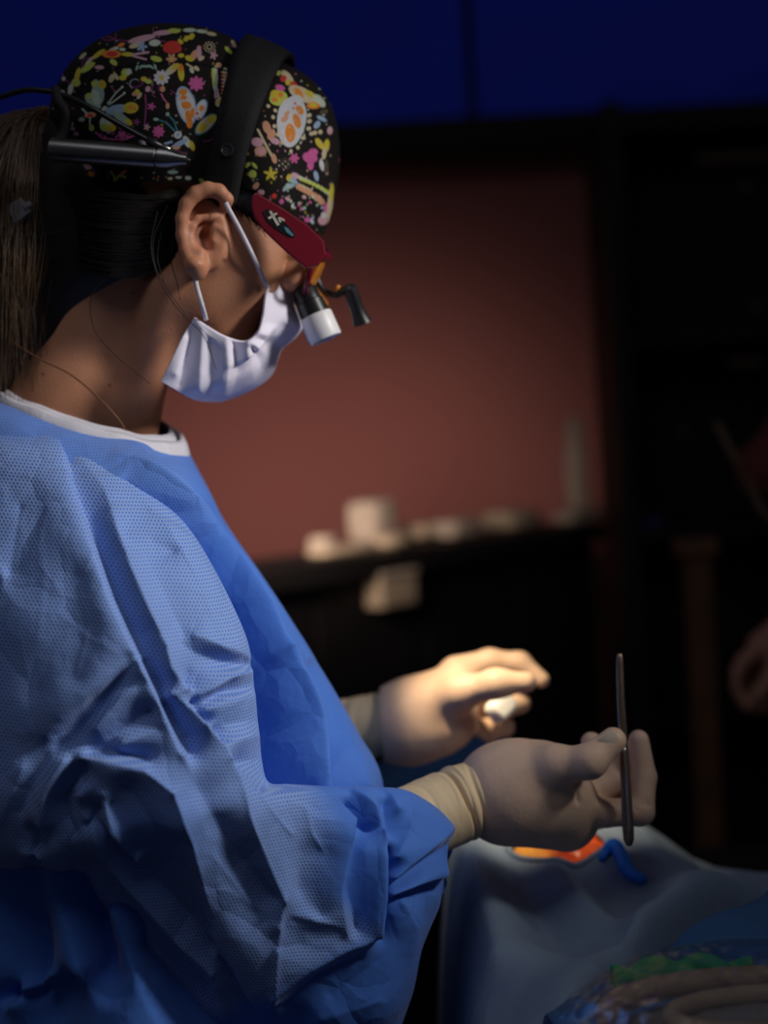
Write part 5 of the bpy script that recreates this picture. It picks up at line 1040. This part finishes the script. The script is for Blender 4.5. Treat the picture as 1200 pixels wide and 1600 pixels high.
# exposed skin of the patient
pat = empty('person', (ox, oy, 0.82), 'patient under the drapes, only orange-stained skin showing in the opening', 'person')
n1, n2 = 40, 90; r1 = np.linspace(0.01, 1.35, n1); a1 = np.linspace(0, 2 * np.pi, n2, endpoint=False); Rg, Ag = np.meshgrid(r1, a1, indexing='ij')
sx_ = ox + RX * Rg * np.cos(Ag); sy_ = oy + RY * Rg * np.sin(Ag)
Zs = Z.copy(); Z = Z0; sz_ = zdrape(sx_, sy_); Z = Zs
for _ in range(3): sz_ = (np.roll(sz_, 1, 1) + sz_ + np.roll(sz_, -1, 1)) / 3
sz_ = sz_ - 0.0035 + 0.003 * (1 - Rg ** 2) - 0.006 * np.exp(-((sx_ - ox - 0.006) / 0.016) ** 2 - ((sy_ - oy + 0.02) / 0.010) ** 2) + 0.0012 * np.sin(sx_ * 420) * np.cos(sy_ * 300)
colp = np.zeros((n1 * n2, 3)); q = sm_((sx_ - ox + 0.6 * RX) / (0.75 * RX)).ravel()[:, None] * 0.92
colp = np.array([0.75, 0.33, 0.06]) * (1 - q) + np.array([0.62, 0.07, 0.015]) * q
q2 = np.exp(-((sx_ - ox - 0.004) / 0.012) ** 2 - ((sy_ - oy + 0.012) / 0.008) ** 2).ravel()[:, None]; colp = colp * (1 - q2 * 0.8) + np.array([0.22, 0.008, 0.006]) * q2 * 0.8
M['wound'] = mat('iodine_skin', (0.6, 0.2, 0.05), 0.3, spec=0.6, noise=0.25, nscale=90, bump=0.5, bscale=150, attr=True, bdist=0.002)
mk('body', np.stack([sx_, sy_, sz_], -1).reshape(-1, 3), grid_faces(n1, n2, True), M['wound'], pat, col=colp)
# bright blue tube end resting at the opening
tz = lambda x, y: float(zdrape(np.array([x]), np.array([y]))[0])
bp = []
for q in ((940, 1352), (950, 1334), (962, 1332), (972, 1350), (983, 1372), (1006, 1384)):
    x, y = on(*q); bp.append((x, y, tz(x, y) + 0.005))
bt_ = empty('suction_tube', bp[2], 'short bright blue tube lying at the edge of the wound opening', 'tube')
tube('tube_body', catmull(bp[1:], 40), np.interp(np.linspace(0, 1, 40), [0, 0.15, 0.7, 1], [0.0045, 0.0062, 0.0058, 0.004]), M['bluetube'], bt_, 14)
tube('tube_collar', [bp[0], bp[1]], [0.003, 0.0042], M['bluetube'], bt_, 12)

# ------------------------------------------------------------------ wrapped tray at lower right
def film():
    m = bpy.data.materials.new('clear_film'); m.use_nodes = True; nt = m.node_tree; N = nt.nodes.new; K = nt.links.new
    for n in list(nt.nodes): nt.nodes.remove(n)
    out = N('ShaderNodeOutputMaterial'); tr = N('ShaderNodeBsdfTransparent'); tr.inputs[0].default_value = (0.92, 0.92, 0.92, 1); gl_ = N('ShaderNodeBsdfGlossy'); gl_.inputs['Roughness'].default_value = 0.2; gl_.inputs[0].default_value = (1, 1, 1, 1)
    mx = N('ShaderNodeMixShader'); lw = N('ShaderNodeLayerWeight'); lw.inputs[0].default_value = 0.35
    tc = N('ShaderNodeTexCoord'); vo = N('ShaderNodeTexVoronoi'); vo.feature = 'DISTANCE_TO_EDGE'; vo.inputs['Scale'].default_value = 45; nz = N('ShaderNodeTexNoise'); nz.inputs['Scale'].default_value = 30; K(tc.outputs['Object'], nz.inputs['Vector'])
    ad = N('ShaderNodeVectorMath'); ad.operation = 'MULTIPLY_ADD'; ad.inputs[1].default_value = (0.05, 0.05, 0.05); K(nz.outputs['Color'], ad.inputs[0]); K(tc.outputs['Object'], ad.inputs[2]); K(ad.outputs[0], vo.inputs['Vector'])
    bp_ = N('ShaderNodeBump'); bp_.inputs['Strength'].default_value = 0.7; bp_.inputs['Distance'].default_value = 0.004; K(vo.outputs['Distance'], bp_.inputs['Height']); K(bp_.outputs[0], gl_.inputs['Normal']); K(bp_.outputs[0], lw.inputs['Normal'])
    mr = N('ShaderNodeMapRange'); mr.inputs['To Min'].default_value = 0.03; mr.inputs['To Max'].default_value = 0.28; K(lw.outputs['Fresnel'], mr.inputs['Value']); K(mr.outputs[0], mx.inputs[0])
    K(tr.outputs[0], mx.inputs[1]); K(gl_.outputs[0], mx.inputs[2]); K(mx.outputs[0], out.inputs[0]); return m
tcn = P(1190, 1742, 0.87)
tray = empty('wrapped_tray', (tcn[0], tcn[1], 0.84), 'clear plastic wrapped tray with tan tubing and a green towel, lower right corner', 'tray')
n1, n2 = 46, 110; r1 = np.linspace(0.0, 1, n1); Rg, Ag = np.meshgrid(r1, np.linspace(0, 2 * np.pi, n2, endpoint=False), indexing='ij')
def dome(rx, ry, z0, h, seed, crump):
    rs = np.random.RandomState(seed); x = rx * Rg * np.cos(Ag); y = ry * Rg * np.sin(Ag); z = z0 + h * (1 - Rg ** 3.2); 
    for _ in range(9):
        a = rs.uniform(0, np.pi); f = rs.uniform(60, 210); z = z + crump * np.abs(np.sin((x * math.cos(a) + y * math.sin(a)) * f + rs.uniform(0, 6))) * np.clip(1.2 - Rg, 0, 1)
    return np.stack([tcn[0] + x, tcn[1] + y, z], -1).reshape(-1, 3)
zt = 0.868
mk('tray_body', dome(0.105, 0.075, zt - 0.014, 0.016, 1, 0.0004), grid_faces(n1, n2, True), M['slate'], tray)
mk('plastic_wrap', dome(0.135, 0.098, zt - 0.008, 0.046, 2, 0.0006), grid_faces(n1, n2, True), film(), tray)
tp = [(tcn[0] + 0.088 * math.cos(t), tcn[1] + 0.05 * math.sin(t), zt + 0.010) for t in np.linspace(0.15 * np.pi, 1.0 * np.pi, 50)]
tube('tubing', tp, 0.0075, M['tanrub'], tray, 14)
tp = [(tcn[0] + 0.06 * math.cos(t) + 0.01, tcn[1] + 0.03 * math.sin(t), zt + 0.007) for t in np.linspace(0, 1.9 * np.pi, 60)]
tube('tubing', tp, 0.006, M['tanrub'], tray, 14)
u_ = np.linspace(0, 1, 40); v_ = np.linspace(0, 1, 12); Ug, Vg = np.meshgrid(u_, v_, indexing='ij')
tw = np.stack([tcn[0] - 0.075 + 0.09 * Ug, tcn[1] + 0.066 + 0.012 * Ug * (1 - Ug) * 4 + 0.012 * (Vg - 0.5), zt + 0.003 + 0.009 * np.sin(np.pi * Vg) + 0.003 * np.sin(Ug * 18 + Vg * 4)], -1).reshape(-1, 3)
o_ = mk('folded_towel', tw, grid_faces(40, 12), M['green'], tray); o_.modifiers.new('thick', 'SOLIDIFY').thickness = 0.003
